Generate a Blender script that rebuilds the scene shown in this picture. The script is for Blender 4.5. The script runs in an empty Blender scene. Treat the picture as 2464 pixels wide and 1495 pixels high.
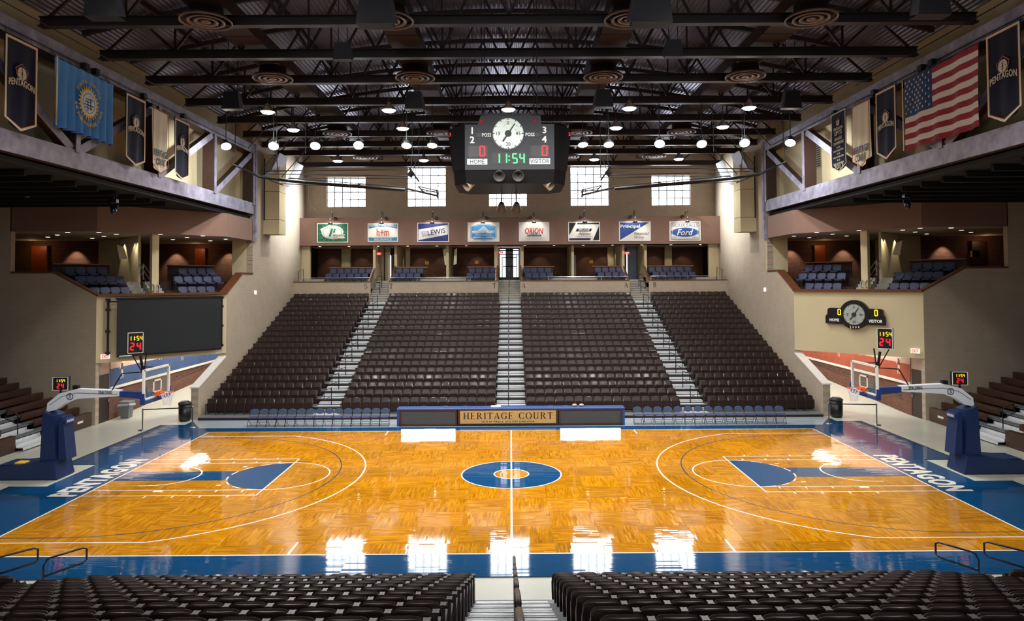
import bpy, math, random
from mathutils import Matrix, Vector
random.seed(7)
PI = math.pi
D = bpy.data
SC = bpy.context.scene
COL = SC.collection

# ------------------------------------------------------------------ camera
IW, IH = 2464.0, 1495.0
FPX, CX, CY = 1708.4, 1232.0, 626.6
CAM = Vector((0.0, -26.341, 7.0764))
EXPOSURE = 0.0
WINSTR = 10.0
P_HB, P_FL, P_WALL = 1500, 1780, 7000
YAW, PITCH, ROLL = -0.002486, 0.03, -0.00543
fw = Vector((-math.sin(YAW)*math.cos(PITCH), math.cos(YAW)*math.cos(PITCH), math.sin(PITCH)))
rt = Vector((math.cos(YAW), math.sin(YAW), 0))
up = rt.cross(fw)
r2 = rt*math.cos(ROLL) + up*math.sin(ROLL)
u2 = -rt*math.sin(ROLL) + up*math.cos(ROLL)
cam = D.cameras.new('camera')
cam.sensor_width = 36.0
cam.lens = FPX/IW*36.0
cam.shift_x = 0.0
cam.shift_y = (CY - IH/2)/IW
cam.clip_end = 300
co = D.objects.new('camera', cam)
COL.objects.link(co)
co.matrix_world = Matrix(((r2.x, u2.x, -fw.x, CAM.x), (r2.y, u2.y, -fw.y, CAM.y), (r2.z, u2.z, -fw.z, CAM.z), (0, 0, 0, 1)))
SC.camera = co

# ------------------------------------------------------------------ world, exposure
w = D.worlds.new('world'); SC.world = w; w.use_nodes = True
w.node_tree.nodes['Background'].inputs[0].default_value = (0.75, 0.85, 1.0, 1)
w.node_tree.nodes['Background'].inputs[1].default_value = 1.0
SC.view_settings.view_transform = 'Standard'
SC.view_settings.look = 'None'
SC.view_settings.exposure = EXPOSURE
SC.view_settings.gamma = 1.0
SC.view_settings.use_curve_mapping = False

def spot(loc, aim, power, color=(1, 0.96, 0.9), angle=110, blend=0.6, radius=0.2):
    l = D.lights.new('spot', 'SPOT'); l.energy = power; l.color = color
    l.spot_size = math.radians(angle); l.spot_blend = blend; l.shadow_soft_size = radius
    o = D.objects.new('light', l); COL.objects.link(o)
    o.location = loc
    o.rotation_euler = (Vector(aim)-Vector(loc)).to_track_quat('-Z', 'Y').to_euler()
    return o
def point(loc, power, color=(1, 0.9, 0.75), radius=0.15):
    l = D.lights.new('point', 'POINT'); l.energy = power; l.color = color; l.shadow_soft_size = radius
    o = D.objects.new('light', l); COL.objects.link(o); o.location = loc
    return o

# ------------------------------------------------------------------ helpers
def lin(c):
    return c/12.92 if c <= 0.04045 else ((c+0.055)/1.055)**2.4
def rgb(h):
    if isinstance(h, str):
        h = h.lstrip('#'); return tuple(lin(int(h[i:i+2], 16)/255) for i in (0, 2, 4))
    return h
MATS = {}
def mat(name, col, rough=0.6, metal=0.0, var=0.0, vscale=3.0, bump=0.0, bscale=30.0, emit=None, estr=0.0, coat=0.0, spec=0.5, alpha=1.0, stretch=None, rnd=0.0):
    if name in MATS: return MATS[name]
    m = D.materials.new(name); m.use_nodes = True
    nt = m.node_tree; b = nt.nodes['Principled BSDF']
    c = rgb(col)
    b.inputs['Base Color'].default_value = (*c, 1)
    b.inputs['Roughness'].default_value = rough
    b.inputs['Metallic'].default_value = metal
    b.inputs['Specular IOR Level'].default_value = spec
    b.inputs['Coat Weight'].default_value = coat
    b.inputs['Coat Roughness'].default_value = 0.12
    if emit is not None:
        b.inputs['Emission Color'].default_value = (*rgb(emit), 1)
        b.inputs['Emission Strength'].default_value = estr
    if alpha < 1: b.inputs['Alpha'].default_value = alpha
    if var > 0 or bump > 0 or rnd > 0:
        tc = nt.nodes.new('ShaderNodeTexCoord')
        mp = nt.nodes.new('ShaderNodeMapping')
        nt.links.new(tc.outputs['Object'], mp.inputs['Vector'])
        if stretch: mp.inputs['Scale'].default_value = stretch
    if var > 0 or rnd > 0:
        n = nt.nodes.new('ShaderNodeTexNoise'); n.inputs['Scale'].default_value = vscale; n.inputs['Detail'].default_value = 4
        nt.links.new(mp.outputs[0], n.inputs['Vector'])
        hs = nt.nodes.new('ShaderNodeHueSaturation')
        hs.inputs['Color'].default_value = (*c, 1)
        mr = nt.nodes.new('ShaderNodeMapRange')
        mr.inputs[1].default_value = 0.3; mr.inputs[2].default_value = 0.7
        mr.inputs[3].default_value = 1-var; mr.inputs[4].default_value = 1+var
        nt.links.new(n.outputs['Fac'], mr.inputs[0])
        last = mr.outputs[0]
        if rnd > 0:
            oi = nt.nodes.new('ShaderNodeObjectInfo')
            m2 = nt.nodes.new('ShaderNodeMapRange'); m2.inputs[3].default_value = 1-rnd; m2.inputs[4].default_value = 1+rnd
            nt.links.new(oi.outputs['Random'], m2.inputs[0])
            mm = nt.nodes.new('ShaderNodeMath'); mm.operation = 'MULTIPLY'
            nt.links.new(last, mm.inputs[0]); nt.links.new(m2.outputs[0], mm.inputs[1]); last = mm.outputs[0]
        nt.links.new(last, hs.inputs['Value'])
        nt.links.new(hs.outputs[0], b.inputs['Base Color'])
    if bump > 0:
        n2 = nt.nodes.new('ShaderNodeTexNoise'); n2.inputs['Scale'].default_value = bscale; n2.inputs['Detail'].default_value = 3
        nt.links.new(mp.outputs[0], n2.inputs['Vector'])
        bp = nt.nodes.new('ShaderNodeBump'); bp.inputs['Strength'].default_value = bump; bp.inputs['Distance'].default_value = 0.02
        nt.links.new(n2.outputs['Fac'], bp.inputs['Height'])
        nt.links.new(bp.outputs[0], b.inputs['Normal'])
    MATS[name] = m
    return m

def brick_mat(name, c1, c2, mortar, bw, bh, ms=0.01, rough=0.85, bump=0.3, var=0.12):
    """masonry; wall objects carry local x along the wall and z up"""
    m = D.materials.new(name); m.use_nodes = True; nt = m.node_tree; b = nt.nodes['Principled BSDF']
    tc = nt.nodes.new('ShaderNodeTexCoord'); sx = nt.nodes.new('ShaderNodeSeparateXYZ'); cb = nt.nodes.new('ShaderNodeCombineXYZ')
    nt.links.new(tc.outputs['Object'], sx.inputs[0])
    nt.links.new(sx.outputs[0], cb.inputs[0]); nt.links.new(sx.outputs[2], cb.inputs[1])
    br = nt.nodes.new('ShaderNodeTexBrick')
    br.inputs['Scale'].default_value = 1.0; br.inputs['Brick Width'].default_value = bw; br.inputs['Row Height'].default_value = bh
    br.inputs['Mortar Size'].default_value = ms; br.inputs['Mortar Smooth'].default_value = 0.3
    br.inputs['Color1'].default_value = (*rgb(c1), 1); br.inputs['Color2'].default_value = (*rgb(c2), 1); br.inputs['Mortar'].default_value = (*rgb(mortar), 1)
    nt.links.new(cb.outputs[0], br.inputs['Vector'])
    n = nt.nodes.new('ShaderNodeTexNoise'); n.inputs['Scale'].default_value = 1.3; n.inputs['Detail'].default_value = 6
    nt.links.new(tc.outputs['Object'], n.inputs['Vector'])
    mr = nt.nodes.new('ShaderNodeMapRange'); mr.inputs[1].default_value = 0.3; mr.inputs[2].default_value = 0.7; mr.inputs[3].default_value = 1-var; mr.inputs[4].default_value = 1+var
    nt.links.new(n.outputs['Fac'], mr.inputs[0])
    hs = nt.nodes.new('ShaderNodeHueSaturation'); nt.links.new(br.outputs['Color'], hs.inputs['Color']); nt.links.new(mr.outputs[0], hs.inputs['Value'])
    nt.links.new(hs.outputs[0], b.inputs['Base Color'])
    bp = nt.nodes.new('ShaderNodeBump'); bp.inputs['Strength'].default_value = bump; bp.inputs['Distance'].default_value = 0.01; bp.invert = True
    nt.links.new(br.outputs['Fac'], bp.inputs['Height']); nt.links.new(bp.outputs[0], b.inputs['Normal'])
    b.inputs['Roughness'].default_value = rough
    MATS[name] = m
    return m

def world_of(o):
    m = Matrix.Identity(4)
    while o is not None:
        m = o.matrix_basis @ m; o = o.parent
    return m

class MB:
    """collects shapes; build() links them as ONE mesh object"""
    def __init__(s): s.v = []; s.f = []; s.m = []; s.cur = 0
    def add(s, vs, fs):
        n = len(s.v); s.v += [tuple(p) for p in vs]; s.f += [tuple(i+n for i in f) for f in fs]; s.m += [s.cur]*len(fs); return s
    def box(s, x0, x1, y0, y1, z0, z1):
        v = [(x, y, z) for x in (x0, x1) for y in (y0, y1) for z in (z0, z1)]
        return s.add(v, [(0, 1, 3, 2), (4, 6, 7, 5), (0, 4, 5, 1), (2, 3, 7, 6), (0, 2, 6, 4), (1, 5, 7, 3)])
    def bbox(s, x0, x1, y0, y1, z0, z1, b=0.01):
        """box with chamfered vertical and top edges"""
        r = [(x0+b, y0), (x1-b, y0), (x1, y0+b), (x1, y1-b), (x1-b, y1), (x0+b, y1), (x0, y1-b), (x0, y0+b)]
        q = [(min(max(x, x0+b), x1-b), min(max(y, y0+b), y1-b)) for x, y in r]
        v = [(x, y, z0) for x, y in r] + [(x, y, z1-b) for x, y in r] + [(x, y, z1) for x, y in q]
        f = [tuple(range(7, -1, -1)), tuple(range(16, 24))]
        for k in (0, 8):
            for i in range(8): j = (i+1) % 8; f.append((k+i, k+j, k+8+j, k+8+i))
        return s.add(v, f)
    def prism(s, pts, ext):
        n = len(pts); e = Vector(ext); p = [Vector(a) for a in pts]
        v = p + [a+e for a in p]
        nr = Vector((0, 0, 0))
        for i in range(n): nr += (p[i]-p[0]).cross(p[(i+1) % n]-p[0])
        fl = nr.dot(e) > 0
        f = [tuple(range(n)), tuple(range(2*n-1, n-1, -1))] + [(i, i+n, (i+1) % n+n, (i+1) % n) for i in range(n)]
        if fl: f = [tuple(reversed(a)) for a in f]
        return s.add(v, f)
    def bar(s, a, b, w, h=None, upv=(0, 0, 1)):
        a = Vector(a); b = Vector(b); h = h or w
        d = (b-a).normalized(); u = Vector(upv)
        if abs(d.dot(u)) > 0.98: u = Vector((0, 1, 0))
        sd = d.cross(u).normalized()*(w/2); uu = sd.cross(d).normalized()*(h/2)
        v = [p+x for p in (a, b) for x in (-sd-uu, sd-uu, sd+uu, -sd+uu)]
        return s.add(v, [(0, 1, 2, 3), (7, 6, 5, 4), (0, 4, 5, 1), (1, 5, 6, 2), (2, 6, 7, 3), (3, 7, 4, 0)])
    def tube(s, pts, r, n=6, closed=False):
        P = [Vector(p) for p in pts]; m = len(P); rings = []
        for i, p in enumerate(P):
            if closed: d = (P[(i+1) % m]-P[i-1])
            else: d = (P[min(i+1, m-1)]-P[max(i-1, 0)])
            d.normalize()
            u = Vector((0, 0, 1)) if abs(d.z) < 0.9 else Vector((0, 1, 0))
            a = d.cross(u).normalized(); b = a.cross(d).normalized()
            rr = r[i] if isinstance(r, (list, tuple)) else r
            rings.append([p+(a*math.cos(t*2*PI/n)+b*math.sin(t*2*PI/n))*rr for t in range(n)])
        v = [q for g in rings for q in g]; f = []
        for i in range(m if closed else m-1):
            j = (i+1) % m
            for t in range(n): u_ = (t+1) % n; f.append((i*n+t, i*n+u_, j*n+u_, j*n+t))
        if not closed: f += [tuple(range(n-1, -1, -1)), tuple(range((m-1)*n, m*n))]
        return s.add(v, f)
    def lathe(s, prof, c=(0, 0, 0), n=20, ax='z', cap=True):
        v = []
        for r, h in prof:
            for t in range(n):
                a = 2*PI*t/n; x, y = r*math.cos(a), r*math.sin(a)
                p = (x, y, h) if ax == 'z' else ((x, h, y) if ax == 'y' else (h, x, y))
                v.append((c[0]+p[0], c[1]+p[1], c[2]+p[2]))
        f = []
        for i in range(len(prof)-1):
            for t in range(n): u_ = (t+1) % n; f.append((i*n+t, i*n+u_, (i+1)*n+u_, (i+1)*n+t))
        if cap:
            if prof[0][0] > 1e-4: f.append(tuple(range(n-1, -1, -1)))
            if prof[-1][0] > 1e-4: k = (len(prof)-1)*n; f.append(tuple(range(k, k+n)))
        return s.add(v, f)
    def xf(s, M):
        s.v = [tuple(M @ Vector(p)) for p in s.v]; return s
    def mesh(s, name, mats, smooth=False):
        me = D.meshes.new(name); me.from_pydata(s.v, [], s.f)
        if not isinstance(mats, (list, tuple)): mats = [mats]
        for m in mats: me.materials.append(m)
        if len(mats) > 1: me.polygons.foreach_set('material_index', s.m)
        if smooth: me.polygons.foreach_set('use_smooth', [True]*len(me.polygons))
        me.validate(); me.update(); return me
    def build(s, name, mats, parent=None, smooth=False, world=True, label=None):
        if parent is not None and world:
            s.xf(world_of(parent).inverted())
        o = D.objects.new(name, s.mesh(name, mats, smooth)); COL.objects.link(o)
        if parent is not None: o.parent = parent
        if label: o['label'] = label
        return o

def link_mesh(name, me, parent=None, M=None):
    o = D.objects.new(name, me); COL.objects.link(o)
    if parent is not None: o.parent = parent
    if M is not None: o.matrix_basis = M
    return o
def tag(o, label, cat, group=None):
    o['label'] = label; o['category'] = cat
    if group: o['group'] = group
    return o
def thing(name, label, cat, loc=(0, 0, 0), rz=0.0, group=None):
    o = D.objects.new(name, None); COL.objects.link(o); o.empty_display_size = 0.1
    o.matrix_basis = Matrix.Translation(loc) @ Matrix.Rotation(rz, 4, 'Z')
    return tag(o, label, cat, group)
def struct(o, label=None):
    o['kind'] = 'structure'
    if label: o['label'] = label
    return o
def dup(root, M, label, group=None):
    r = root.copy(); COL.objects.link(r); r.matrix_basis = M; r['label'] = label
    if group: r['group'] = group
    for ch in root.children:
        c = ch.copy(); COL.objects.link(c); c.parent = r
        for g in ch.children:
            d = g.copy(); COL.objects.link(d); d.parent = c
    return r
def TR(x, y, z, rz=0.0): return Matrix.Translation((x, y, z)) @ Matrix.Rotation(rz, 4, 'Z')
def frame(o, xd, yd):
    """matrix: local x -> xd, local y -> yd, local z -> normal, origin o"""
    xd = Vector(xd).normalized(); yd = Vector(yd).normalized(); n = xd.cross(yd)
    return Matrix(((xd.x, yd.x, n.x, o[0]), (xd.y, yd.y, n.y, o[1]), (xd.z, yd.z, n.z, o[2]), (0, 0, 0, 1)))
def text(s, F, m, parent, w=None, h=None, at=(0, 0), bold=0.0, ext=0.002, shear=0.0, name='lettering', arc=0.0):
    """lettering in frame F, centred on at; w/h fit it; arc bends it upwards in the middle"""
    cu = D.curves.new('lettering', 'FONT'); cu.body = s; cu.align_x = 'LEFT'; cu.shear = shear
    cu.extrude = 0.0; cu.resolution_u = 2; cu.space_character = 1.0+bold*1.5
    o = D.objects.new('tmp', cu); COL.objects.link(o)
    dg = bpy.context.evaluated_depsgraph_get()
    me = D.meshes.new_from_object(o.evaluated_get(dg))
    D.objects.remove(o); D.curves.remove(cu)
    vs = [v.co.copy() for v in me.vertices]; fs = [tuple(p.vertices) for p in me.polygons]; D.meshes.remove(me)
    if not vs: return None
    x0 = min(v.x for v in vs); x1 = max(v.x for v in vs); y0 = min(v.y for v in vs); y1 = max(v.y for v in vs)
    sx = (w/(x1-x0)) if w else None; sy = (h/(y1-y0)) if h else None
    sx = sx or sy; sy = sy or sx
    hw = (x1-x0)/2*sx
    out = []
    for v in vs:
        x = (v.x-(x0+x1)/2)*sx; y = (v.y-(y0+y1)/2)*sy
        if arc: y += arc*(1-(x/hw)**2)
        out.append(F @ Vector((x+at[0], y+at[1], ext)))
    b = MB(); b.add(out, fs)
    if bold > 0:
        R3_ = F.to_3x3(); bx = bold*.8*sx; by = bold*.5*sy
        for k_, (ox, oy) in enumerate(((-bx, 0), (bx, 0), (0, by), (0, -by), (-bx, by), (bx, -by))):
            o3 = R3_ @ Vector((ox, oy, .0009*(k_+1))); b.add([p+o3 for p in out], fs)
    return b.build(name, m, parent)
def flat(poly, F, m, parent, name, z=0.0, t=0.003, label=None):
    """thin flat shape: polygon in frame F"""
    b = MB(); n = F.to_3x3() @ Vector((0, 0, 1))
    b.prism([F @ Vector((x, y, z)) for x, y in poly], n*t)
    return b.build(name, m, parent, label=label)
def circ(r, n=32, c=(0, 0), a0=0, a1=2*PI, ry=None):
    ry = ry or r
    k = n if abs(a1-a0-2*PI) < 1e-6 else n+1
    return [(c[0]+r*math.cos(a0+(a1-a0)*i/n), c[1]+ry*math.sin(a0+(a1-a0)*i/n)) for i in range(k)]
def ring(b, F, r0, r1, c=(0, 0), n=48, a0=0.0, a1=2*PI, z=0.0, t=0.003, sy=1.0):
    """annulus strip with thickness added to MB b"""
    cl = abs(a1-a0-2*PI) < 1e-6
    k = n if cl else n+1; v = []
    for i in range(k):
        a = a0+(a1-a0)*i/n
        for r in (r0, r1):
            for zz in (z, z+t): v.append(F @ Vector((c[0]+r*math.cos(a), c[1]+r*sy*math.sin(a), zz)))
    f = []
    for i in range(n):
        j = (i+1) % k; A = i*4; B = j*4
        f += [(A+1, A+3, B+3, B+1), (A, B, B+2, A+2), (A, A+1, B+1, B), (A+2, B+2, B+3, A+3)]
    if not cl: f += [(0, 2, 3, 1), (n*4, n*4+1, n*4+3, n*4+2)]
    return b.add(v, f)
SEG = {'0': 'abcdef', '1': 'bc', '2': 'abged', '3': 'abgcd', '4': 'fgbc', '5': 'afgcd', '6': 'afgedc', '7': 'abc', '8': 'abcdefg', '9': 'abcdfg'}
def digits(s, F, m, parent, h, at=(0, 0), t=None, name='led_digits', adv=0.82):
    """seven segment display digits centred on at"""
    b = MB(); w_ = h*0.52; t = t or h*0.13; x = 0.0; cells = []
    for ch in s:
        if ch == ':': cells.append((ch, x)); x += h*0.3
        else: cells.append((ch, x)); x += h*adv
    tot = x-(h*adv-w_)
    for ch, cx in cells:
        ox = at[0]-tot/2+cx; oy = at[1]-h/2
        def seg(x0, y0, x1, y1):
            b.prism([F @ Vector(p) for p in ((ox+x0, oy+y0, .004), (ox+x1, oy+y0, .004), (ox+x1, oy+y1, .004), (ox+x0, oy+y1, .004))], (F.to_3x3() @ Vector((0, 0, .004))))
        if ch == ':':
            seg(-h*.06, h*.25, h*.06, h*.25+h*.12); seg(-h*.06, h*.65, h*.06, h*.65+h*.12); continue
        g = t*.18
        for k in SEG[ch]:
            if k == 'a': seg(g+t*.5, h-t, w_-g-t*.5, h)
            if k == 'd': seg(g+t*.5, 0, w_-g-t*.5, t)
            if k == 'g': seg(g+t*.5, h/2-t/2, w_-g-t*.5, h/2+t/2)
            if k == 'f': seg(0, h/2+g, t, h-t*.5)
            if k == 'b': seg(w_-t, h/2+g, w_, h-t*.5)
            if k == 'e': seg(0, t*.5, t, h/2-g)
            if k == 'c': seg(w_-t, t*.5, w_, h/2-g)
    return b.build(name, m, parent)
ORD = ['first', 'second', 'third', 'fourth', 'fifth', 'sixth', 'seventh', 'eighth', 'ninth', 'tenth', 'eleventh', 'twelfth', 'thirteenth', 'fourteenth', 'fifteenth', 'sixteenth', 'seventeenth', 'eighteenth', 'nineteenth', 'twentieth']
SIDE = {-1: 'left', 1: 'right'}
# ------------------------------------------------------------------ materials
CMU = brick_mat('painted_block', '#b3a490', '#b8a995', '#ab9b87', 0.4, 0.2, 0.006, 0.75, 0.2, 0.05)
REDBRICK = brick_mat('red_brick', '#643c30', '#744a3b', '#7c6656', 0.24, 0.08, 0.008, 0.9, 0.5, 0.15)
PLASTER = mat('tan_plaster', '#cfc09a', 0.8, var=0.03, vscale=0.6)
FASCIA = mat('rose_brown_plaster', '#8a6c5e', 0.8, var=0.04, vscale=0.5)
COPING = mat('white_coping', '#e6e2da', 0.5)
WOODCAP = mat('stained_oak_cap', '#6b3f25', 0.35, var=0.15, vscale=6, stretch=(1, 1, 8), coat=0.4)
CONC = mat('polished_concrete', '#c2c3b6', 0.28, var=0.06, vscale=0.5, spec=0.5)
STEPCONC = mat('step_concrete', '#a8a49c', 0.8, var=0.08, vscale=3)
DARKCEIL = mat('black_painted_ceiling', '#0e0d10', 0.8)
BROWNSTEEL = mat('brown_painted_steel', '#2a1b19', 0.4, var=0.1, vscale=2)
DECKM = mat('roof_deck_metal', '#8f8a9a', 0.3, metal=0.85, var=0.05, vscale=0.5)
DUCTM = mat('brown_duct_metal', '#35251f', 0.5)
LITGREY = mat('weathered_lit_grey', '#8d899a', 0.55, metal=0.1, var=0.35, vscale=2.2, bump=0.2, bscale=12)  # grey-purple of the floodlit court side put into the colour
GBROWN = mat('brown_timber', '#3b2419', 0.6, var=0.12, vscale=4)
BLACK = mat('black_metal', '#141417', 0.4)
DGREY = mat('dark_grey_plastic', '#2b2d31', 0.5)
CHROME = mat('brushed_steel', '#b8babd', 0.28, metal=1.0)
RAILM = mat('dark_steel_rail', '#3b3c42', 0.3, metal=0.8)
ALU = mat('aluminium_tread', '#dde1e4', 0.4, metal=0.3, var=0.08, vscale=8)
WHITE = mat('white_paint', '#e8e8e6', 0.5)
NAVY = mat('navy_vinyl', '#162c56', 0.42, var=0.05, vscale=3, bump=0.15, bscale=6)
SEATB = mat('brown_seat_plastic', '#2b1b17', 0.42, spec=0.35, coat=0.16, var=0.05, vscale=2, rnd=0.08)
SEATD = mat('dark_brown_bracket', '#352b29', 0.45)
BLUES = mat('blue_vinyl', '#242d50', 0.5, rnd=0.08)
BLUED = mat('blue_vinyl_dark', '#242b44', 0.55)
FOLDB = mat('blue_padded_vinyl', '#4b6486', 0.35)
FOLDS = mat('navy_padded_vinyl', '#3a4067', 0.4)
BOARD = mat('brown_bench_board', '#3f261b', 0.4, var=0.12, vscale=3)
REDWOOD = mat('cherry_wood', '#a04a1c', 0.45, var=0.15, vscale=3, stretch=(6, 6, 1))
DKWOOD = mat('dark_stained_wood', '#33190f', 0.5, var=0.15, vscale=4)
GLASSW = mat('daylit_pane', '#dfe9f5', 0.3, emit='#eef5ff', estr=WINSTR)
GLASSD = mat('daylit_door_glass', '#dfe9f5', 0.3, emit='#eaf2ff', estr=2.5)
MULL = mat('dark_mullion', '#23262c', 0.5)
REDLED = mat('red_led', '#300000', 0.5, emit='#ff1428', estr=2.2)
YELLED = mat('amber_led', '#302000', 0.5, emit='#ffd020', estr=2.2)
GRNLED = mat('green_led', '#003000', 0.5, emit='#40ff70', estr=3)
EXITM = mat('exit_face', '#f0e0d8', 0.5, emit='#ffeee6', estr=0.7)
REDTXT = mat('red_letters', '#c02018', 0.5, emit='#e02818', estr=0.5)
LAMPM = mat('lit_lamp_lens', '#ffffff', 0.4, emit='#fffaf0', estr=22)
DOWNM = mat('lit_downlight', '#ffffff', 0.4, emit='#fff2dc', estr=3)
REFLM = mat('lamp_reflector', '#d8d8d4', 0.25, metal=0.9)
CREAM = mat('cream_cloth', '#d9d0b8', 0.85)
NAVYCL = mat('dark_navy_cloth', '#10162e', 0.85, var=0.06, vscale=3)
BLUECL = mat('sky_blue_cloth', '#5596da', 0.8, var=0.04, vscale=3)
BLKTXT = mat('black_ink', '#121212', 0.6)

def glossy_floor(name, kind):
    m = D.materials.new(name); m.use_nodes = True; nt = m.node_tree; b = nt.nodes['Principled BSDF']; L = nt.links.new
    def N(t, **k):
        n = nt.nodes.new(t)
        for a, v in k.items(): setattr(n, a, v)
        return n
    tc = N('ShaderNodeTexCoord'); sx = N('ShaderNodeSeparateXYZ'); L(tc.outputs['Object'], sx.inputs[0])
    oi = N('ShaderNodeObjectInfo')
    def M(op, a, c=None):
        n = N('ShaderNodeMath', operation=op)
        if hasattr(a, 'links'): L(a, n.inputs[0])
        else: n.inputs[0].default_value = a
        if c is not None:
            if hasattr(c, 'links'): L(c, n.inputs[1])
            else: n.inputs[1].default_value = c
        return n.outputs[0]
    if kind == 'wood':
        strip = M('FLOOR', M('DIVIDE', sx.outputs[1], 0.055))
        ro = M('MULTIPLY', oi.outputs['Random'], 97.0)
        wn = N('ShaderNodeTexWhiteNoise', noise_dimensions='2D'); cb = N('ShaderNodeCombineXYZ'); L(strip, cb.inputs[0]); L(ro, cb.inputs[1]); L(cb.outputs[0], wn.inputs['Vector'])
        seg = M('FLOOR', M('ADD', M('DIVIDE', sx.outputs[0], 0.43), M('MULTIPLY', wn.outputs['Value'], 7.0)))
        wn2 = N('ShaderNodeTexWhiteNoise', noise_dimensions='3D'); cb2 = N('ShaderNodeCombineXYZ'); L(strip, cb2.inputs[0]); L(seg, cb2.inputs[1]); L(ro, cb2.inputs[2]); L(cb2.outputs[0], wn2.inputs['Vector'])
        ns = N('ShaderNodeTexNoise'); ns.inputs['Scale'].default_value = 1.0; ns.inputs['Detail'].default_value = 5; ns.inputs['Roughness'].default_value = 0.65
        mp = N('ShaderNodeMapping'); mp.inputs['Scale'].default_value = (1.1, 46, 1); L(tc.outputs['Object'], mp.inputs[0])
        ad = N('ShaderNodeVectorMath', operation='ADD'); cb3 = N('ShaderNodeCombineXYZ'); L(ro, cb3.inputs[0]); L(seg, cb3.inputs[1]); L(mp.outputs[0], ad.inputs[0]); L(cb3.outputs[0], ad.inputs[1]); L(ad.outputs[0], ns.inputs['Vector'])
        mx = M('ADD', M('MULTIPLY', ns.outputs['Fac'], 0.86), M('MULTIPLY', wn2.outputs['Value'], 0.14))
        rp = N('ShaderNodeValToRGB'); e = rp.color_ramp.elements
        e[0].position = 0.30; e[0].color = (*rgb('#85500a'), 1); e[1].position = 0.70; e[1].color = (*rgb('#dc9f26'), 1)
        x = e.new(0.5); x.color = (*rgb('#ba790a'), 1)
        L(mx, rp.inputs[0])
        hs = N('ShaderNodeHueSaturation'); L(rp.outputs[0], hs.inputs['Color'])
        mr = N('ShaderNodeMapRange'); mr.inputs[3].default_value = 0.79; mr.inputs[4].default_value = 1.03; L(oi.outputs['Random'], mr.inputs[0]); L(mr.outputs[0], hs.inputs['Value'])
        L(hs.outputs[0], b.inputs['Base Color'])
        h = wn2.outputs['Value']
    else:
        ns = N('ShaderNodeTexNoise'); ns.inputs['Scale'].default_value = 2.0; ns.inputs['Detail'].default_value = 6
        mp = N('ShaderNodeMapping'); mp.inputs['Scale'].default_value = (0.6, 6, 1); L(tc.outputs['Object'], mp.inputs[0]); L(mp.outputs[0], ns.inputs['Vector'])
        hs = N('ShaderNodeHueSaturation'); hs.inputs['Color'].default_value = (*rgb(kind), 1)
        mr = N('ShaderNodeMapRange'); mr.inputs[1].default_value = 0.3; mr.inputs[2].default_value = 0.7; mr.inputs[3].default_value = 0.9; mr.inputs[4].default_value = 1.1; L(ns.outputs['Fac'], mr.inputs[0]); L(mr.outputs[0], hs.inputs['Value'])
        L(hs.outputs[0], b.inputs['Base Color'])
        strip = M('FLOOR', M('DIVIDE', sx.outputs[1], 0.055)); seg = M('FLOOR', M('DIVIDE', sx.outputs[0], 0.6))
        wn2 = N('ShaderNodeTexWhiteNoise', noise_dimensions='2D'); cb2 = N('ShaderNodeCombineXYZ'); L(strip, cb2.inputs[0]); L(seg, cb2.inputs[1]); L(cb2.outputs[0], wn2.inputs['Vector']); h = wn2.outputs['Value']
    # each strip lies at a very slightly different tilt under the varnish
    n3 = N('ShaderNodeTexNoise'); n3.inputs['Scale'].default_value = 1.1; n3.inputs['Detail'].default_value = 2; L(tc.outputs['Object'], n3.inputs['Vector'])
    bp = N('ShaderNodeBump'); bp.inputs['Strength'].default_value = 0.07; bp.inputs['Distance'].default_value = 0.01
    saw = M('FRACT', M('DIVIDE', sx.outputs[1], 0.055)); L(M('ADD', M('MULTIPLY', M('MULTIPLY', M('SUBTRACT', h, 0.5), saw), 1.6), n3.outputs['Fac']), bp.inputs['Height'])
    b.inputs['Roughness'].default_value = 0.45
    b.inputs['Specular IOR Level'].default_value = 0.0
    b.inputs['Coat Weight'].default_value = 1.0; b.inputs['Coat Roughness'].default_value = 0.05; b.inputs['Coat IOR'].default_value = 1.5
    L(bp.outputs[0], b.inputs['Coat Normal'])
    MATS[name] = m
    return m
WOODF = glossy_floor('varnished_parquet', 'wood')
BLUEF = glossy_floor('varnished_blue_paint', '#0c4470')
WHITEF = glossy_floor('varnished_white_paint', '#e9e6df')
LBLUEF = glossy_floor('varnished_navy_line', '#2e3d66')
GREYF = glossy_floor('grey_vinyl_apron', '#aab4bd')

# ------------------------------------------------------------------ structure
def wall(name, p0, p1, polys, t, m, label=None, holes=None):
    """upright wall from p0 to p1; polys in (distance, height); thickness t to the left of p0->p1"""
    d = Vector((p1[0]-p0[0], p1[1]-p0[1], 0)); rz = math.atan2(d.y, d.x)
    b = MB()
    for P in polys: b.prism([(a, 0, z) for a, z in P], (0, t, 0))
    o = b.build(name, m); o.matrix_basis = TR(p0[0], p0[1], 0, rz)
    return struct(o, label)
def rect(a, b_, c, d): return [(a, c), (b_, c), (b_, d), (a, d)]
def zdeck(x): return 17.1+2.3*(1-(x/17.4)**2)

fl = struct(MB().box(-34, 34, -34, 36, -0.33, -0.03).build('floor', CONC), 'pale grey polished concrete floor around the court')
# arched corrugated roof deck
b = MB(); xs = []; x = -17.4
while x < 17.4:
    xs += [(x, 0.05), (x+0.07, 0.05), (x+0.10, 0), (x+0.17, 0)]; x += 0.2
n = len(xs)
for yy in (-30.0, 30.35): b.v += [(x, yy, zdeck(x)+h) for x, h in xs]
b.f = [(i, i+1, n+i+1, n+i) for i in range(n-1)]; b.m = [0]*(n-1)
struct(b.build('ceiling', DECKM), 'arched corrugated metal roof deck')
struct(MB().box(-34, 34, -34, 36, 19.6, 19.8).build('ceiling', DARKCEIL), 'roof slab above the corrugated deck')

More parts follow.
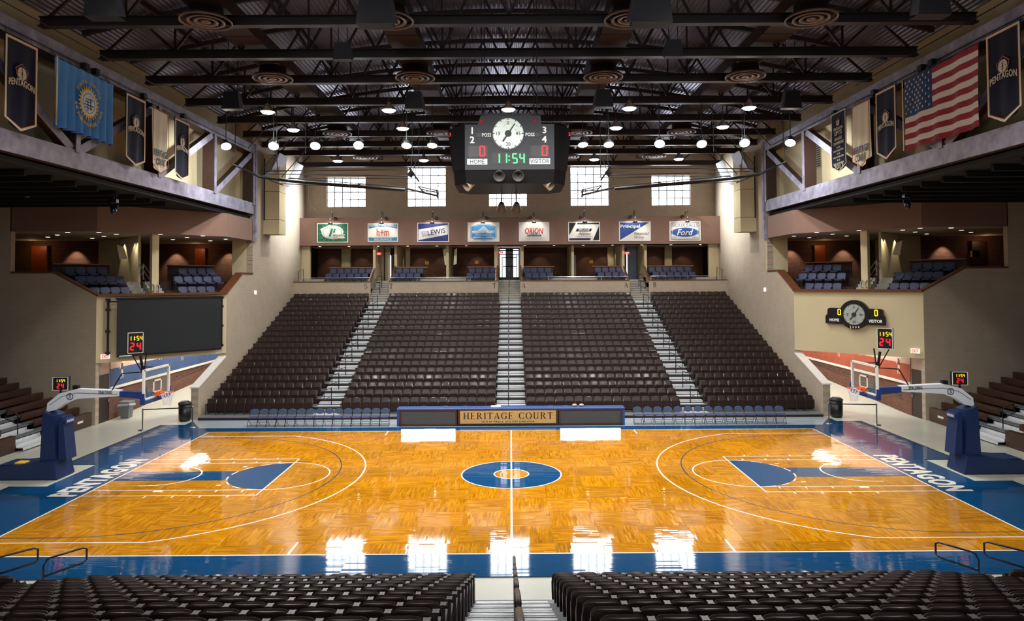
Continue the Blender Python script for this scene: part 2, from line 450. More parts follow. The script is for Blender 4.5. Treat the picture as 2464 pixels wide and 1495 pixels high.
WINS = [(-14.58, -11.47, 13.06, 15.5), (-8.16, -5.08, 13.06, 16.2), (-1.7, 1.38, 13.06, 16.2), (4.81, 7.9, 13.06, 16.2), (11.27, 14.4, 13.06, 15.5)]
def back_wall(y, name, label, flip=False):
    P = [rect(0, 32.6, 9.9, 13.06), rect(0, 32.6, 16.2, 19.5)]
    xs_ = [-16.3]+[v for w_ in WINS for v in w_[:2]]+[16.3]
    for i in range(0, len(xs_), 2): P.append(rect(xs_[i]+16.3, xs_[i+1]+16.3, 13.06, 16.2))
    for w_ in (WINS[0], WINS[4]): P.append(rect(w_[0]+16.3, w_[1]+16.3, 15.5, 16.2))
    if flip: return wall(name, (-16.3, y), (16.3, y), P, -0.3, CMU, label)
    return wall(name, (-16.3, y), (16.3, y), P, 0.3, CMU, label)
back_wall(30.0, 'wall_back', 'tan block wall with five high windows above the sponsor signs')
back_wall(-29.8, 'wall_front', 'tan block wall behind the camera', True)
wall('wall_front', (-34, -30), (34, -30), [rect(0, 68, 0, 9.9)], -0.3, CMU, 'tan block wall behind the near stand')
def window(i, w_, y, sgn=1, strg=GLASSW):
    x0, x1, z0, z1 = w_
    wn = struct(MB().box(x0, x1, y+0.1*sgn, y+0.14*sgn, z0-0.02, z0+0.05).box(x0, x1, y+0.1*sgn, y+0.14*sgn, z1-0.05, z1+0.02).box(x0-.02, x0+.05, y+0.1*sgn, y+0.14*sgn, z0, z1).box(x1-.05, x1+.02, y+0.1*sgn, y+0.14*sgn, z0, z1).build('window_%d' % i, MULL),
                'high grid window number %d in the wall (6 to 10 added, unseen)' % i)
    nx = 5; nz = 4 if z1 < 15.8 else 5
    dx = (x1-x0)/nx; dz = (z1-z0)/nz
    pm = MB().box(0, dx, 0, 0.02, 0, dz).mesh('window_pane', strg)
    for a in range(nx):
        for c in range(nz): link_mesh('window_pane', pm, wn, TR(x0+a*dx, y+0.15*sgn, z0+c*dz))
    for a in range(1, nx): MB().box(x0+a*dx-.03, x0+a*dx+.03, y+.09*sgn, y+.14*sgn, z0, z1).build('mullion', MULL, wn)
    for c in range(1, nz): MB().box(x0, x1, y+.09*sgn, y+.14*sgn, z0+c*dz-.03, z0+c*dz+.03).build('mullion', MULL, wn)
for i, w_ in enumerate(WINS): window(i+1, w_, 30.0)
for i, w_ in enumerate(WINS): window(i+6, w_, -29.8, -1)  # unseen lit windows added behind the camera for frontal light

# fascia over the upper boxes at the back, soffit, box floors, inner walls
wall('trim_1', (-16.3, 28.6), (16.3, 28.6), [rect(0, 32.6, 9.93, 12.08)], 1.4, FASCIA, 'rose brown fascia band carrying the sponsor signs')
struct(MB().box(-16.3, 16.3, 28.7, 34.2, 9.93, 10.1).build('ceiling', mat('pale_soffit', '#a79f92', .8)), 'soffit over the boxes at the back')
wall('wall_back', (-16.3, 33.8), (16.3, 33.8), [rect(0, 32.6, 5.0, 9.93)], 0.3, REDBRICK, 'brown brick wall at the rear of the far boxes')
SEGS = [(-16.3, -10.5), (-9.1, -0.93), (0.75, 8.96), (10.42, 16.3)]
for s in (-1, 1): struct(MB().box(min(s*16.3, s*16.6), max(s*16.3, s*16.6), 30, 34.1, 5, 10.1).box(min(s*16.3, s*34), max(s*16.3, s*34), 33.8, 34.1, -.3, 12).build('wall_'+SIDE[s], DARKCEIL), 'black closing wall standing for open shadow beside the far boxes on the %s' % SIDE[s])  # open shadow beside the boxes put into the black of this wall
for i, (a, c) in enumerate(SEGS):
    p = wall('wall_back', (a, 27.0), (c, 27.0), [rect(0, c-a, 5.2, 7.1)], 0.2, CMU, 'tan block parapet under the far boxes, section %d from the left' % (i+1))
    MB().box(a, c, 26.97, 27.23, 7.1, 7.16).build('coping', WOODCAP, p)
    struct(MB().box(a, c, 27.2, 28.3, 6.6, 6.95).box(a, c, 28.3, 29.2, 6.6, 7.35).box(a, c, 29.2, 33.9, 6.8, 7.2).build('floor', STEPCONC), 'stepped box floor, section %d from the left' % (i+1))
for x0, x1, lab in ((-10.5, -9.1, 'left'), (-0.93, 0.75, 'centre'), (8.96, 10.42, 'right')):
    b = MB()
    st = thing('stair_flight', 'grey concrete stair flight through the parapet at the %s aisle top' % lab, 'stairs', ((x0+x1)/2, 26.4, 5.7))
    for k in range(9):
        MB().box(x0, x1, 26.45+.27*k, 26.45+.27*(k+1)+.02, 5.3, 5.71+.165*k).box(x0, x1, 26.41+.27*k, 26.45+.27*(k+1)+.02, 5.71+.165*k, 5.75+.165*k).build('step', STEPCONC, st)
    struct(MB().box(x0, x1, 28.85, 33.9, 6.8, 7.2).build('floor', STEPCONC), 'landing at the head of the %s aisle' % lab)
    for sx_ in (x0-.12, x1):
        cw = wall('wall_back', (sx_+(.12 if sx_ > x0 else 0), 27.2), (sx_+(.12 if sx_ > x0 else 0), 29.4), [[(0, 6.0), (2.2, 6.0), (2.2, 8.3), (0, 7.1)]], .12, CMU, 'sloped tan cheek wall beside the %s stair' % lab)
        MB().bar((sx_+.06, 27.2, 7.14), (sx_+.06, 29.4, 8.34), .14, .06).build('coping', WOODCAP, cw)

for s in (-1, 1):
    L_ = SIDE[s]
    # bay side wall, low sloped wall at its front
    P = [[(0, -.05), (0, 1.6), (3.6, 2.85), (3.6, -.05)], [(3.6, -.05), (3.6, 6.45), (6.0, 7.62), (7.7, 7.62), (7.7, -.05)], rect(7.7, 19.1, -.05, 17.4)]
    p0, p1 = ((-16.3, 10.9), (-16.3, 30)) if s < 0 else ((16.3, 10.9), (16.3, 30))
    wl = wall('wall_'+L_, p0, p1, P, .38 if s < 0 else -.38, CMU, 'tall tan block wall on the %s of the far stand' % L_)
    b = MB(); b.prism([(s*16.27, 10.88, 1.6), (s*16.27, 14.5, 2.86), (s*16.27, 14.5, 2.92), (s*16.27, 10.88, 1.66)], (s*.46, 0, 0)); b.build('coping', COPING, wl)
    b = MB(); b.prism([(s*16.25, 14.45, 6.45), (s*16.25, 16.9, 7.64), (s*16.25, 18.6, 7.64), (s*16.25, 18.6, 7.72), (s*16.25, 16.87, 7.72), (s*16.25, 14.45, 6.53)], (s*.46, 0, 0)); b.build('coping', WOODCAP, wl)
    # chamfer facade below the corner box
    A = (s*20.9, 9.6); B = (s*16.3, 14.5); ln = math.hypot(A[0]-B[0], A[1]-B[1])
    if s < 0: wf = wall('wall_'+L_, A, B, [rect(0, ln, 3.07, 6.45)], .3, PLASTER, 'smooth tan facade under the %s corner box' % L_)
    else: wf = wall('wall_'+L_, B, A, [rect(0, ln, 3.07, 6.45)], .3, PLASTER, 'smooth tan facade under the %s corner box' % L_)
    b = MB(); b.bar((A[0], A[1], 6.5), (B[0], B[1], 6.5), .34, .12); b.build('coping', WOODCAP, wf)
    # court-facing-camera wall beside the end bleacher
    P = [[(0, -.05), (0, 6.45), (2.2, 7.62), (4.35, 7.62), (4.35, -.05)], rect(4.35, 4.75, -.05, 11.1), rect(4.75, 13.0, -.05, 11.1)]
    if s < 0:
        P = [[(-a, z) for a, z in q] for q in P]
        wq = wall('wall_'+L_, A, (A[0]+1, A[1]), P, .3, CMU, 'shaded tan block wall beside the %s end bleacher' % L_)
    else:
        wq = wall('wall_'+L_, A, (A[0]+1, A[1]), P, .3, CMU, 'shaded tan block wall beside the %s end bleacher' % L_)
    b = MB(); b.prism([(A[0], A[1]-.03, 6.47), (A[0]+s*2.2, A[1]-.03, 7.64), (A[0]+s*4.35, A[1]-.03, 7.64), (A[0]+s*4.35, A[1]-.03, 7.72), (A[0]+s*2.2, A[1]-.03, 7.72), (A[0], A[1]-.03, 6.55)], (0, .36, 0)); b.build('coping', WOODCAP, wq)
    # ramp wall with brick below, mural above
    X = s*20.9
    if s < 0: wr = wall('wall_'+L_, (X, 9.9), (X, 34), [rect(.95, 24.1, -.05, 1.6), rect(0, .05, -.05, 1.6)], .3, REDBRICK, 'brown brick ramp wall on the %s' % L_)
    else: wr = wall('wall_'+L_, (X, 9.9), (X, 34), [rect(.95, 24.1, -.05, 1.6), rect(0, .05, -.05, 1.6)], -.3, REDBRICK, 'brown brick ramp wall on the %s' % L_)
    MB().box(min(X, X-s*.08), max(X, X-s*.08), 10.85, 34, 1.56, 1.68).build('ledge', COPING, wr)
    wu = wall('wall_'+L_, (X+s*.02, 9.9), (X+s*.02, 34), [rect(.95, 24.1, 1.6, 5.8), rect(0, .95, 2.42, 5.8), rect(0, .05, 1.6, 5.8)], .28 if s < 0 else -.28, mat('pinkish_plaster', '#b39a8c', .8), 'painted upper ramp wall on the %s' % L_)
    lowc = mat('mural_blue', '#37507c', .7, var=.12, vscale=1.5) if s < 0 else mat('mural_rust', '#9c4a32', .7, var=.12, vscale=1.5)
    mu = tag(MB().box(min(X-s*.012, X), max(X-s*.012, X), 10.9, 33.9, 1.7, 2.62).build('wall_mural', lowc), ('blue' if s < 0 else 'rust red')+' painted mural band of small basketball players on the %s ramp wall' % L_, 'mural')
    MB().box(min(X-s*.010, X), max(X-s*.010, X), 10.9, 33.9, 2.62, 3.9).build('upper_band', mat('mural_sand', '#c3a596', .8, var=.1, vscale=1.2), mu)
    F = frame((X-s*.014, 0, 0), (0, 1, 0) if s > 0 else (0, -1, 0), (0, 0, 1))
    F = frame((X-s*.014, 0, 0), (0, -s, 0), (0, 0, 1))
    for j, (yy, zz, hc, lc) in enumerate([(12.0, 2.55, '#5a4a48', '#e8e4e0'), (14.2, 2.9, '#6b3b34', '#d9cfc8'), (16.2, 3.1, '#343a58', '#e8d8d0'), (19.0, 2.75, '#8b2f38', '#d4b49c'), (22.4, 2.6, '#ece8e4', '#38424f')][:5]):
        cx = -s*yy; col1 = mat('print_'+hc, hc, .7); col2 = mat('print_'+lc, lc, .7)
        k = .62
        figs = MB(); figs.cur = 0
        def fp(pts, c):
            figs.cur = c; figs.prism([F @ Vector((cx+px_*k, zz+(pz_-1)*k, 0)) for px_, pz_ in pts], (-s*.004, 0, 0))
        fp([(-.12, .9), (.14, .85), (.2, 1.4), (-.16, 1.45)], 0)
        fp(circ(.1, 10, (.02, 1.6)), 1)
        fp([(-.1, .9), (.0, .9), (-.12, .1), (-.2, .1)], 1); fp([(.03, .87), (.14, .85), (.22, .1), (.14, .1)], 1)
        fp([(.16, 1.38), (.2, 1.3), (.42, 1.7), (.38, 1.75)], 1); fp([(-.16, 1.42), (-.12, 1.3), (-.3, .95), (-.36, 1.0)], 1)
        figs.build('player_print', [col1, col2], mu)
    # ramp handrail
    t = tag(MB().tube([(X-s*.12, 11.6, .9), (X-s*.12, 20, 1.35), (X-s*.12, 33, 2.1)], .025).build('wall_handrail', RAILM), 'thin dark handrail along the %s ramp wall' % L_, 'handrail')
    for yy in (12.2, 15.2, 18.2, 21.2): MB().bar((X, yy, .93+(yy-11.6)*.0535), (X-s*.12, yy, .92+(yy-11.6)*.0535), .02).build('bracket', RAILM, t)
    struct(MB().prism([(s*16.68, 11.0, -.04), (s*16.68, 34, 1.2), (s*16.68, 34, -.4), (s*16.68, 11, -.1)], (s*4.22, 0, 0)).build('floor', CONC), 'pale concrete ramp rising away on the %s' % L_)
    wall('wall_'+L_, (min(s*16.6, s*21), 34), (max(s*16.6, s*21), 34), [rect(0, 4.4, 0, 6)], .3, PLASTER, 'end wall of the %s ramp' % L_)
    lt = thing('ramp_light_strip', 'long lit light strip high along the %s ramp wall' % L_, 'light fitting', (s*20.3, 12, 4.4))
    for k in range(7): MB().box(min(s*20.1, s*20.45), max(s*20.1, s*20.45), 12+2.4*k, 14.1+2.4*k, 4.36, 4.42).build('lamp_tube', LAMPM, lt)
    MB().box(min(s*20.0, s*20.9), max(s*20.0, s*20.9), 12, 28.6, 4.42, 4.5).build('housing', WHITE, lt)
    # door at the foot of the ramp wall
    dr = struct(MB().box(min(X+s*.02, X+s*.1), max(X+s*.02, X+s*.1), 9.95, 10.85, -.03, 2.42).build('door_%d' % (1 if s < 0 else 2), mat('dark_brown_door', '#2c2120', .5)), 'dark brown door at the foot of the %s ramp' % L_)
    MB().box(min(X-s*.03, X+s*.02), max(X-s*.03, X+s*.02), 10.72, 10.78, .95, 1.1).build('door_handle', CHROME, dr)
    # slab and tiers of the corner box
    ux, uy = (B[0]-A[0])/ln, (B[1]-A[1])/ln; vx, vy = s*abs(uy), abs(ux)
    def q(uu, vv, z): return (A[0]+ux*uu+vx*vv, A[1]+uy*uu+vy*vv, z)
    b = MB()
    b.prism([(A[0], A[1]+.3, 5.2), q(.2, .3, 5.2), q(ln, .3, 5.2), (s*16.68, 15, 5.2), (s*16.68, 24, 5.2), (s*33, 24, 5.2), (s*33, 9.9, 5.2)], (0, 0, .9))
    struct(b.build('floor', STEPCONC), 'lowest deck of the %s corner box' % L_)
    for k, (vv, z) in enumerate(((1.35, 6.68), (2.25, 7.17))):
        b = MB(); u0 = (.35-vv*abs(ux))/abs(uy); e0 = q(u0, vv, 6.1); e1 = q(2.1, 8.0, 6.1); b.prism([e0, q(2.1, vv, 6.1), e1, (s*32.9, 17.8, 6.1), (s*32.9, e0[1], 6.1)], (0, 0, z-6.1)); b.prism([q(3.9, vv, 6.1), q(7.6, vv, 6.1), (s*16.75, 22.1, 6.1), (s*23.5, 22.1, 6.1), q(3.9, 9, 6.1)], (0, 0, z-6.1))
        struct(b.build('floor', DKWOOD), 'seating tier %d of the %s corner box' % (k+2, L_))
    st = thing('box_stairs', 'short grey stair between the seats of the %s corner box' % L_, 'stairs', q(3, 1, 6.1))
    for k in range(6):
        for (ua, ub) in ((2.15, 2.85), (3.15, 3.85)):
            b = MB(); b.prism([q(ua, .9+.3*k, 6.1), q(ub, .9+.3*k, 6.1), q(ub, .9+.3*k+.32, 6.1), q(ua, .9+.3*k+.32, 6.1)], (0, 0, .18*(k+1))); b.build('step', STEPCONC, st)
    b = MB(); b.prism([q(2.1, 2.72, 6.1), q(3.9, 2.72, 6.1), q(3.9, 9, 6.1), q(2.1, 9, 6.1)], (0, 0, 1.07)); struct(b.build('floor', DKWOOD), 'rear aisle floor of the %s corner box' % L_)
    # divider wall and column
    w0 = q(2.95, .9, 0); w1 = q(2.95, 9.6, 0)
    if s > 0: w0, w1 = w1, w0
    dv = wall('wall_'+L_, w0[:2], w1[:2], [rect(1.6 if s < 0 else 0, 8.7 if s < 0 else 7.1, 6.1, 9.8)], .14, PLASTER, 'tan dividing wall inside the %s corner box' % L_)
    struct(MB().prism([q(2.85, .55, 6.1), q(3.2, .55, 6.1), q(3.2, .9, 6.1), q(2.85, .9, 6.1)], (0, 0, 3.7)).build('trim_2', PLASTER), 'tan column at the front of the %s corner box' % L_)
    # fascia, soffit, jambs
    b = MB()
    b.prism([(A[0]+s*4.4, A[1], 9.75), (A[0], A[1], 9.75), (A[0], A[1], 11.1), (A[0]+s*4.4, A[1], 11.1)], (0, .3, 0))
    b.prism([(A[0], A[1], 9.75), (B[0], B[1], 9.75), (B[0], B[1], 11.1), (A[0], A[1], 11.1)], (vx*.3, vy*.3, 0))
    b.prism([(B[0], B[1], 9.75), (B[0], 18.6, 9.75), (B[0], 18.6, 11.1), (B[0], B[1], 11.1)], (s*.3, 0, 0))
    struct(b.build('trim_3', FASCIA), 'rose brown fascia over the %s corner box' % L_)
    b = MB(); b.prism([(A[0]+s*4.4, A[1]+.3, 9.76), (A[0], A[1]+.3, 9.76), (B[0]+s*.3, B[1], 9.76), (B[0]+s*.3, 18.6, 9.76), (s*16.7, 22.4, 9.76), (s*33, 22.4, 9.76), (s*33, A[1]+.3, 9.76)], (0, 0, .15))
    struct(b.build('ceiling', MATS['pale_soffit']), 'pale soffit over the %s corner box' % L_)
    # rear brick walls
    wall('wall_'+L_, (min(s*25.2, s*33), 17.9), (max(s*25.2, s*33), 17.9), [rect(0, 7.8, 6, 9.8)], .2, REDBRICK, 'brown brick rear wall of the outer %s corner box' % L_)
    wall('wall_'+L_, (min(s*16.7, s*25.2), 22.2), (max(s*16.7, s*25.2), 22.2), [rect(0, 8.5, 6, 9.8)], .2, REDBRICK, 'brown brick rear wall of the inner %s corner box' % L_)
    wall('wall_'+L_, (s*25.2, 17.9), (s*25.2, 22.3), [rect(0, 4.4, 6, 9.8)], .2, PLASTER, 'return wall at the rear of the %s corner box' % L_)
    # low dark ceiling over the side seating, high wall behind the girder
    struct(MB().box(min(s*16.5, s*34), max(s*16.5, s*34), -30, 24, 11.12, 11.3).build('ceiling', DARKCEIL), 'low black ceiling over the %s end seating' % L_)
    for k in range(9):
        yy = -3+k*1.45
        struct(MB().box(min(s*17, s*33), max(s*17, s*33), yy, yy+.14, 10.88, 11.12).build('ceiling', DARKCEIL), 'black ceiling joist over the %s end seating' % L_)
    wall('wall_'+L_, (s*17.4, -30), (s*17.4, 18.6), [rect(0, 48.6, 11.3, 18)], .2 if s < 0 else -.2, PLASTER, 'tan panelled wall behind the %s girder' % L_)
    struct(MB().box(min(s*16.3, s*17.6), max(s*16.3, s*17.6), 18.6, 18.9, 7.6, 17.4).build('wall_'+L_, PLASTER), 'end return of the %s bay wall' % L_)
    struct(MB().box(min(s*33, s*33.3), max(s*33, s*33.3), -30, 24, -.3, 12).build('wall_'+L_, CMU), 'outer wall far on the %s' % L_)
    struct(MB().box(min(s*16.3, s*33), max(s*16.3, s*33), 23.8, 24, 5, 12).build('wall_'+L_, CMU), 'rear enclosure wall on the %s' % L_)
# ------------------------------------------------------------------ court
court = thing('basketball_court', 'varnished parquet basketball court with navy border and white lines', 'basketball court')
XL, YL = 14.325, 7.62
TX, TY = 1.3, 1.32
xs = [-XL]+[v for v in [-.15+TX*k for k in range(-11, 12)] if -XL+.2 < v < XL-.2]+[XL]
ys = [-YL]+[v for v in [-5.6+TY*k for k in range(-2, 12)] if -YL+.2 < v < YL-.2]+[YL]
pc = {}
for i in range(len(xs)-1):
    for j in range(len(ys)-1):
        wx, wy = xs[i+1]-xs[i], ys[j+1]-ys[j]; cx, cy = (xs[i]+xs[i+1])/2, (ys[j]+ys[j+1])/2
        rot = (i+j) % 2 == 0
        a, c = (wy, wx) if rot else (wx, wy)
        key = (round(a, 3), round(c, 3))
        if key not in pc: g = .0012; pc[key] = MB().bbox(-a/2+g, a/2-g, -c/2+g, c/2-g, -.03, 0, .0015).mesh('parquet_panel', WOODF)
        link_mesh('parquet_panel', pc[key], court, TR(cx, cy, 0, PI/2 if rot else 0))
def slab(x0, x1, y0, y1, m, name, z0=-.03, z1=0.0):
    MB().box(x0, x1, y0, y1, z0, z1).build(name, m, court)
slab(-17.5, 17.5, -9.07, -YL, BLUEF, 'painted_border')
slab(-16.3, 16.3, YL, 8.55, BLUEF, 'painted_border')
slab(-16.3, 16.3, 8.55, 11.0, GREYF, 'vinyl_apron', z1=.002)
for s in (-1, 1):
    a, c = sorted((s*XL, s*16.25))
    slab(a, c, -YL, YL, BLUEF, 'painted_border')
    a, c = sorted((s*16.25, s*17.5))
    slab(a, c, 1.8, YL, BLUEF, 'painted_border'); slab(a, c, -YL, -1.25, BLUEF, 'painted_border')
    a, c = sorted((s*16.3, s*17.5)); slab(a, c, YL, 9.43, BLUEF, 'painted_border')
    MB().prism([(s*15.2, 8.55, .003), (s*16.3, 8.55, .003), (s*16.3, 10.3, .003)], (0, 0, .002)).build('painted_corner', BLUEF, court)
    a, c = sorted((s*17.5, s*17.56)); slab(a, c, 1.8, 9.43, BLACK, 'edge_strip', z1=.004); slab(a, c, -9.07, -1.25, BLACK, 'edge_strip', z1=.004)
I4 = Matrix.Identity(4)
def line(x0, x1, y0, y1, name='painted_line', m=WHITEF, z=.0015):
    MB().box(min(x0, x1), max(x0, x1), min(y0, y1), max(y0, y1), z-.001, z+.001).build(name, m, court)
LW = .05
def arc_line(cx, cy, r, a0, a1, name='painted_arc', m=WHITEF, lw=LW, z=.0015, n=64):
    b = MB(); ring(b, I4, r-lw, r, (cx, cy), n, a0, a1, z-.001, .002); b.build(name, m, court)
line(-XL-.05, XL+.05, YL, YL+.06, 'sideline'); line(-XL-.05, XL+.05, -YL-.06, -YL, 'sideline')
b = MB(); ring(b, I4, .64, 1.8, (0, 0), 72, z=.0005, t=.001); b.build('centre_ring', BLUEF, court)
arc_line(0, 0, 1.85, 0, 2*PI, 'centre_circle'); arc_line(0, 0, .66, 0, 2*PI, 'inner_circle')
line(-.03, .03, -YL, YL, 'division_line', z=.003)
for s in (-1, 1):
    line(s*XL, s*(XL+.06), -YL, YL, 'baseline')
    hx = s*12.72; fx = s*8.535
    # three point lines: white outer with straight corners, dark blue inner
    dx = math.sqrt(7.24**2-6.71**2); aa = math.atan2(6.71, dx)
    c0 = PI if s > 0 else 0
    arc_line(hx, 0, 7.24, c0-aa, c0+aa, 'three_point_arc', lw=.055)
    for sy in (-1, 1):
        line(s*XL, hx-s*dx, sy*6.71, sy*6.655, 'corner_line')
        line(s*XL, hx+s*.0, sy*6.32, sy*6.28, 'corner_line', LBLUEF)
        line(s*XL, fx, sy*2.44, sy*2.39, 'lane_line'); line(s*XL, fx, sy*1.83, sy*1.78, 'lane_line')
        line(s*5.8, s*5.86, sy*7.62, sy*6.75, 'hash_mark')
        for dxx in (2.13, 3.05, 3.96, 4.88): 
            line(s*(XL-dxx), s*(XL-dxx-.05), sy*2.44, sy*2.64, 'lane_mark')
        line(s*(XL-2.13), s*(XL-2.45), sy*1.83, sy*2.0, 'lane_block')
        for dxx in (3.35, 4.25, 5.15): line(s*(XL-dxx), s*(XL-dxx-.05), sy*1.83, sy*2.03, 'lane_mark')
        line(s*(XL-4.0), s*(XL-4.15), sy*1.2, sy*1.28, 'lane_mark')
        line(hx+s*.35, hx, sy*1.27, sy*1.22, 'restricted_line')
        line(s*(XL-.15), s*(XL-.45), sy*3.36, sy*3.40, 'baseline_mark')
    arc_line(hx, 0, 6.32, c0-PI/2, c0+PI/2, 'inner_three_point_arc', LBLUEF, lw=.04)
    line(fx, fx-s*.05, -2.44, 2.44, 'free_throw_line', z=.003)
    c1 = PI if s > 0 else 0
    arc_line(fx, 0, 1.83, c1-PI/2, c1+PI/2, 'free_throw_arc')
    b = MB(); pts = [(x_, y_, .0005) for x_, y_ in circ(1.76, 40, (fx, 0), c1+PI/2, c1+3*PI/2)]; b.prism(pts, (0, 0, .0012)); b.build('painted_half_disc', BLUEF, court)
    for k in range(8):
        a0 = c1+PI/2+PI*(k+.2)/8; arc_line(fx, 0, 1.83, a0, a0+PI/8*.6, 'dashed_arc', n=8, z=.003)
    line(s*XL, fx+s*1.77, -.61, .61, 'painted_stripe', BLUEF, .0012)
    arc_line(hx, 0, 1.27, c0-PI/2, c0+PI/2, 'restricted_arc', z=.004, lw=.06)
    F = frame((s*15.0, 0.0 if s < 0 else 0.0, .001), (0, -s, 0), (s, 0, 0))
    text('PENTAGON', F, WHITEF, court, w=4.85, h=.86, bold=.075, ext=.002, name='court_lettering')

# ------------------------------------------------------------------ seats
def slab_profile(b, w, z0, z1, thick, bulge, nx=9, lean=0.12, rnd=.05):
    """upright curved shell: flat front at y=0, back bulging to -y, rounded top corners"""
    rows = []
    for i in range(nx+1):
        u = -1+2*i/nx; x = w/2*u; e = (1-u*u)
        zt = z1-rnd*(abs(u)**6)
        bo = -(thick+bulge*e)
        prof = [(0.0+lean*0, z0), (-.06, z0+.5*(zt-z0)), (-.115, zt-.03), (-.12, zt), (-.13, zt+.004), (-.14+bo*.25, zt-.012), (bo-.11, zt-.008), (bo-.13, zt), (bo-.145, zt-.012), (bo-.14, zt-.045), (bo*.75-.09, zt-.12), (-thick*.8-.02, z0)]
        rows.append([(x, y+.06, z) for y, z in prof])
    n = len(rows[0]); v = [p for r in rows for p in r]; f = []
    for i in range(nx):
        for k in range(n): f.append((i*n+k, i*n+(k+1) % n, (i+1)*n+(k+1) % n, (i+1)*n+k))
    f += [tuple(range(n-1, -1, -1)), tuple(range(nx*n, nx*n+n))]
    return b.add(v, f)
def seat_meshes(bm, brm, openpan=False):
    back = slab_profile(MB(), .455, .36, .80, .03, .05).mesh('backrest', bm)
    pan = MB()
    if openpan: pan.bbox(-.21, .21, .05, .47, .36, .46, .03)
    else:
        pan.prism([(-.215, .1, .16), (.215, .1, .16), (.225, .1, .5), (.2, .1, .60), (-.2, .1, .60), (-.225, .1, .5)], (0, .09, 0))
        pan.prism([(-.18, .19, .2), (.18, .19, .2), (.18, .19, .5), (-.18, .19, .5)], (0, .012, 0))
        pan.tube([(-.19, .15, .60), (.19, .15, .60)], .03, 6)
    pan = pan.mesh('seat_pan', bm)
    arm = MB()
    arm.box(.235, .275, -.12, -.04, 0, .75).box(.238, .272, 0, .28, .5, .545).box(.238, .272, .2, .24, 0, .5)
    pts = []
    for k in range(8):
        a = 2*PI*k/8+PI/4*1; r = .055 if k % 2 == 0 else .034
        pts.append((.255+r*math.cos(a), -.1+r*1.3*math.sin(a), .75))
    arm.prism(pts, (0, 0, .03))
    arm = arm.mesh('armrest', brm)
    return back, pan, arm
BR = seat_meshes(SEATB, SEATD); BL = seat_meshes(BLUES, BLUED, True)
def make_seat(kind, label, group, name, meshes, M):
    t = thing(name, label, kind, group=group); t.matrix_basis = M
    for nm, me in zip(('backrest', 'seat_pan', 'armrest'), meshes): link_mesh(nm, me, t)
    return t
RUN, RISE, PIT = .828, .295, .5094
ZP = lambda k: .15+RISE*k
def block_x(k, blk):
    """seat centres: centre blocks 16 seats, wing blocks 11"""
    if blk == 'c': return [.81+PIT*(i+.5) for i in range(16)]
    return [10.46+PIT*(i+.5) for i in range(11)]
near = 0; rest = []
proto = None
for k in range(0, 11):
    yb = -11.14-RUN*k
    vis = 1.0*(k >= 0)
    for s in (-1, 1):
        for blk in ('c', 'w'):
            lst = block_x(k, blk)
            for i, xc in enumerate(lst):
                x = s*xc
                dd = -yb*-1 - 26.341*-1
                depth = yb+26.341
                if depth < 6.6: continue
                if abs(x)-.3 > 1236*depth/1708: continue
                seatno = i
                if blk == 'c': lab = 'brown folding seat, %s from the centre aisle, %s row up, near %s block' % (ORD[i], ORD[k], SIDE[s])
                else: lab = 'brown folding seat, outer near %s block, %s row up, %s past the side aisle' % (SIDE[s], ORD[k], ORD[i])
                M = TR(x, yb, ZP(k))
                if proto is None:
                    proto = make_seat('chair', lab, 'brown folding seats of the near stand', 'stadium_chair', BR, M)
                else: dup(proto, M, lab)
                near += 1
# far stand: over a thousand seats, merged
import array
def mesh_data(me):
    n = len(me.vertices); co_ = [0.0]*(3*n); me.vertices.foreach_get('co', co_)
    return [(co_[3*i], co_[3*i+1], co_[3*i+2]) for i in range(n)], [tuple(p.vertices) for p in me.polygons]
tmpl = [(mesh_data(me), 0 if i < 2 else 1) for i, me in enumerate(BR)]
b = MB()
for k in range(19):
    yb = 11.5+RUN*k
    for s in (-1, 1):
        for blk in ('c', 'w'):
            for xc in block_x(k, blk):
                jx = s*xc; jz = ZP(k); c = random.uniform(-.01, .01)
                for (vs, fs), mi in tmpl:
                    b.cur = mi
                    b.add([(jx-x, yb-y+c, jz+z) for x, y, z in vs], fs)
o = b.build('grandstand_seats', [SEATB, SEATD]); tag(o, 'rows of brown folding seats filling the far grandstand', 'seats'); o['kind'] = 'stuff'
# stand platforms
for nm, sg, y0, kk, lab in (('far', 1, 11.5, 19, 'stepped grey platform carrying the far grandstand seats'), ('near', -1, -11.14, 14, 'stepped grey platform carrying the near stand seats')):
    t = thing('grandstand', lab, 'grandstand', (0, y0, 0))
    for k in range(kk):
        ya = y0+sg*(RUN*k-.46); yc = y0+sg*(RUN*(k+1)-.46)+sg*.0
        if k == kk-1: yc = y0+sg*(RUN*(k+1)+.1)
        z = ZP(k)-(.0 if k else .0)
        b = MB(); b.cur = 0; b.box(-16.2, 16.2, min(ya, yc), max(ya, yc), z-.03, z)
        b.cur = 1; b.box(-16.2, 16.2, min(ya, ya+sg*.04), max(ya, ya+sg*.04), z-.29, z-.03)
        b.build('tier', [mat('grey_deck_boards', '#6f7378', .45, var=.08, vscale=4), BROWNSTEEL], t)
    b = MB(); b.cur = 0; ya, yc = y0-sg*.98, y0-sg*.46
    b.box(-16.15, 16.15, min(ya, yc), max(ya, yc), .12, .16); b.cur = 1; b.box(-16.15, 16.15, min(ya+sg*.02, ya+sg*.05), max(ya+sg*.02, ya+sg*.05), 0, .12)
    if nm == 'far': b.build('front_platform', [MATS['grey_deck_boards'], BROWNSTEEL], t)
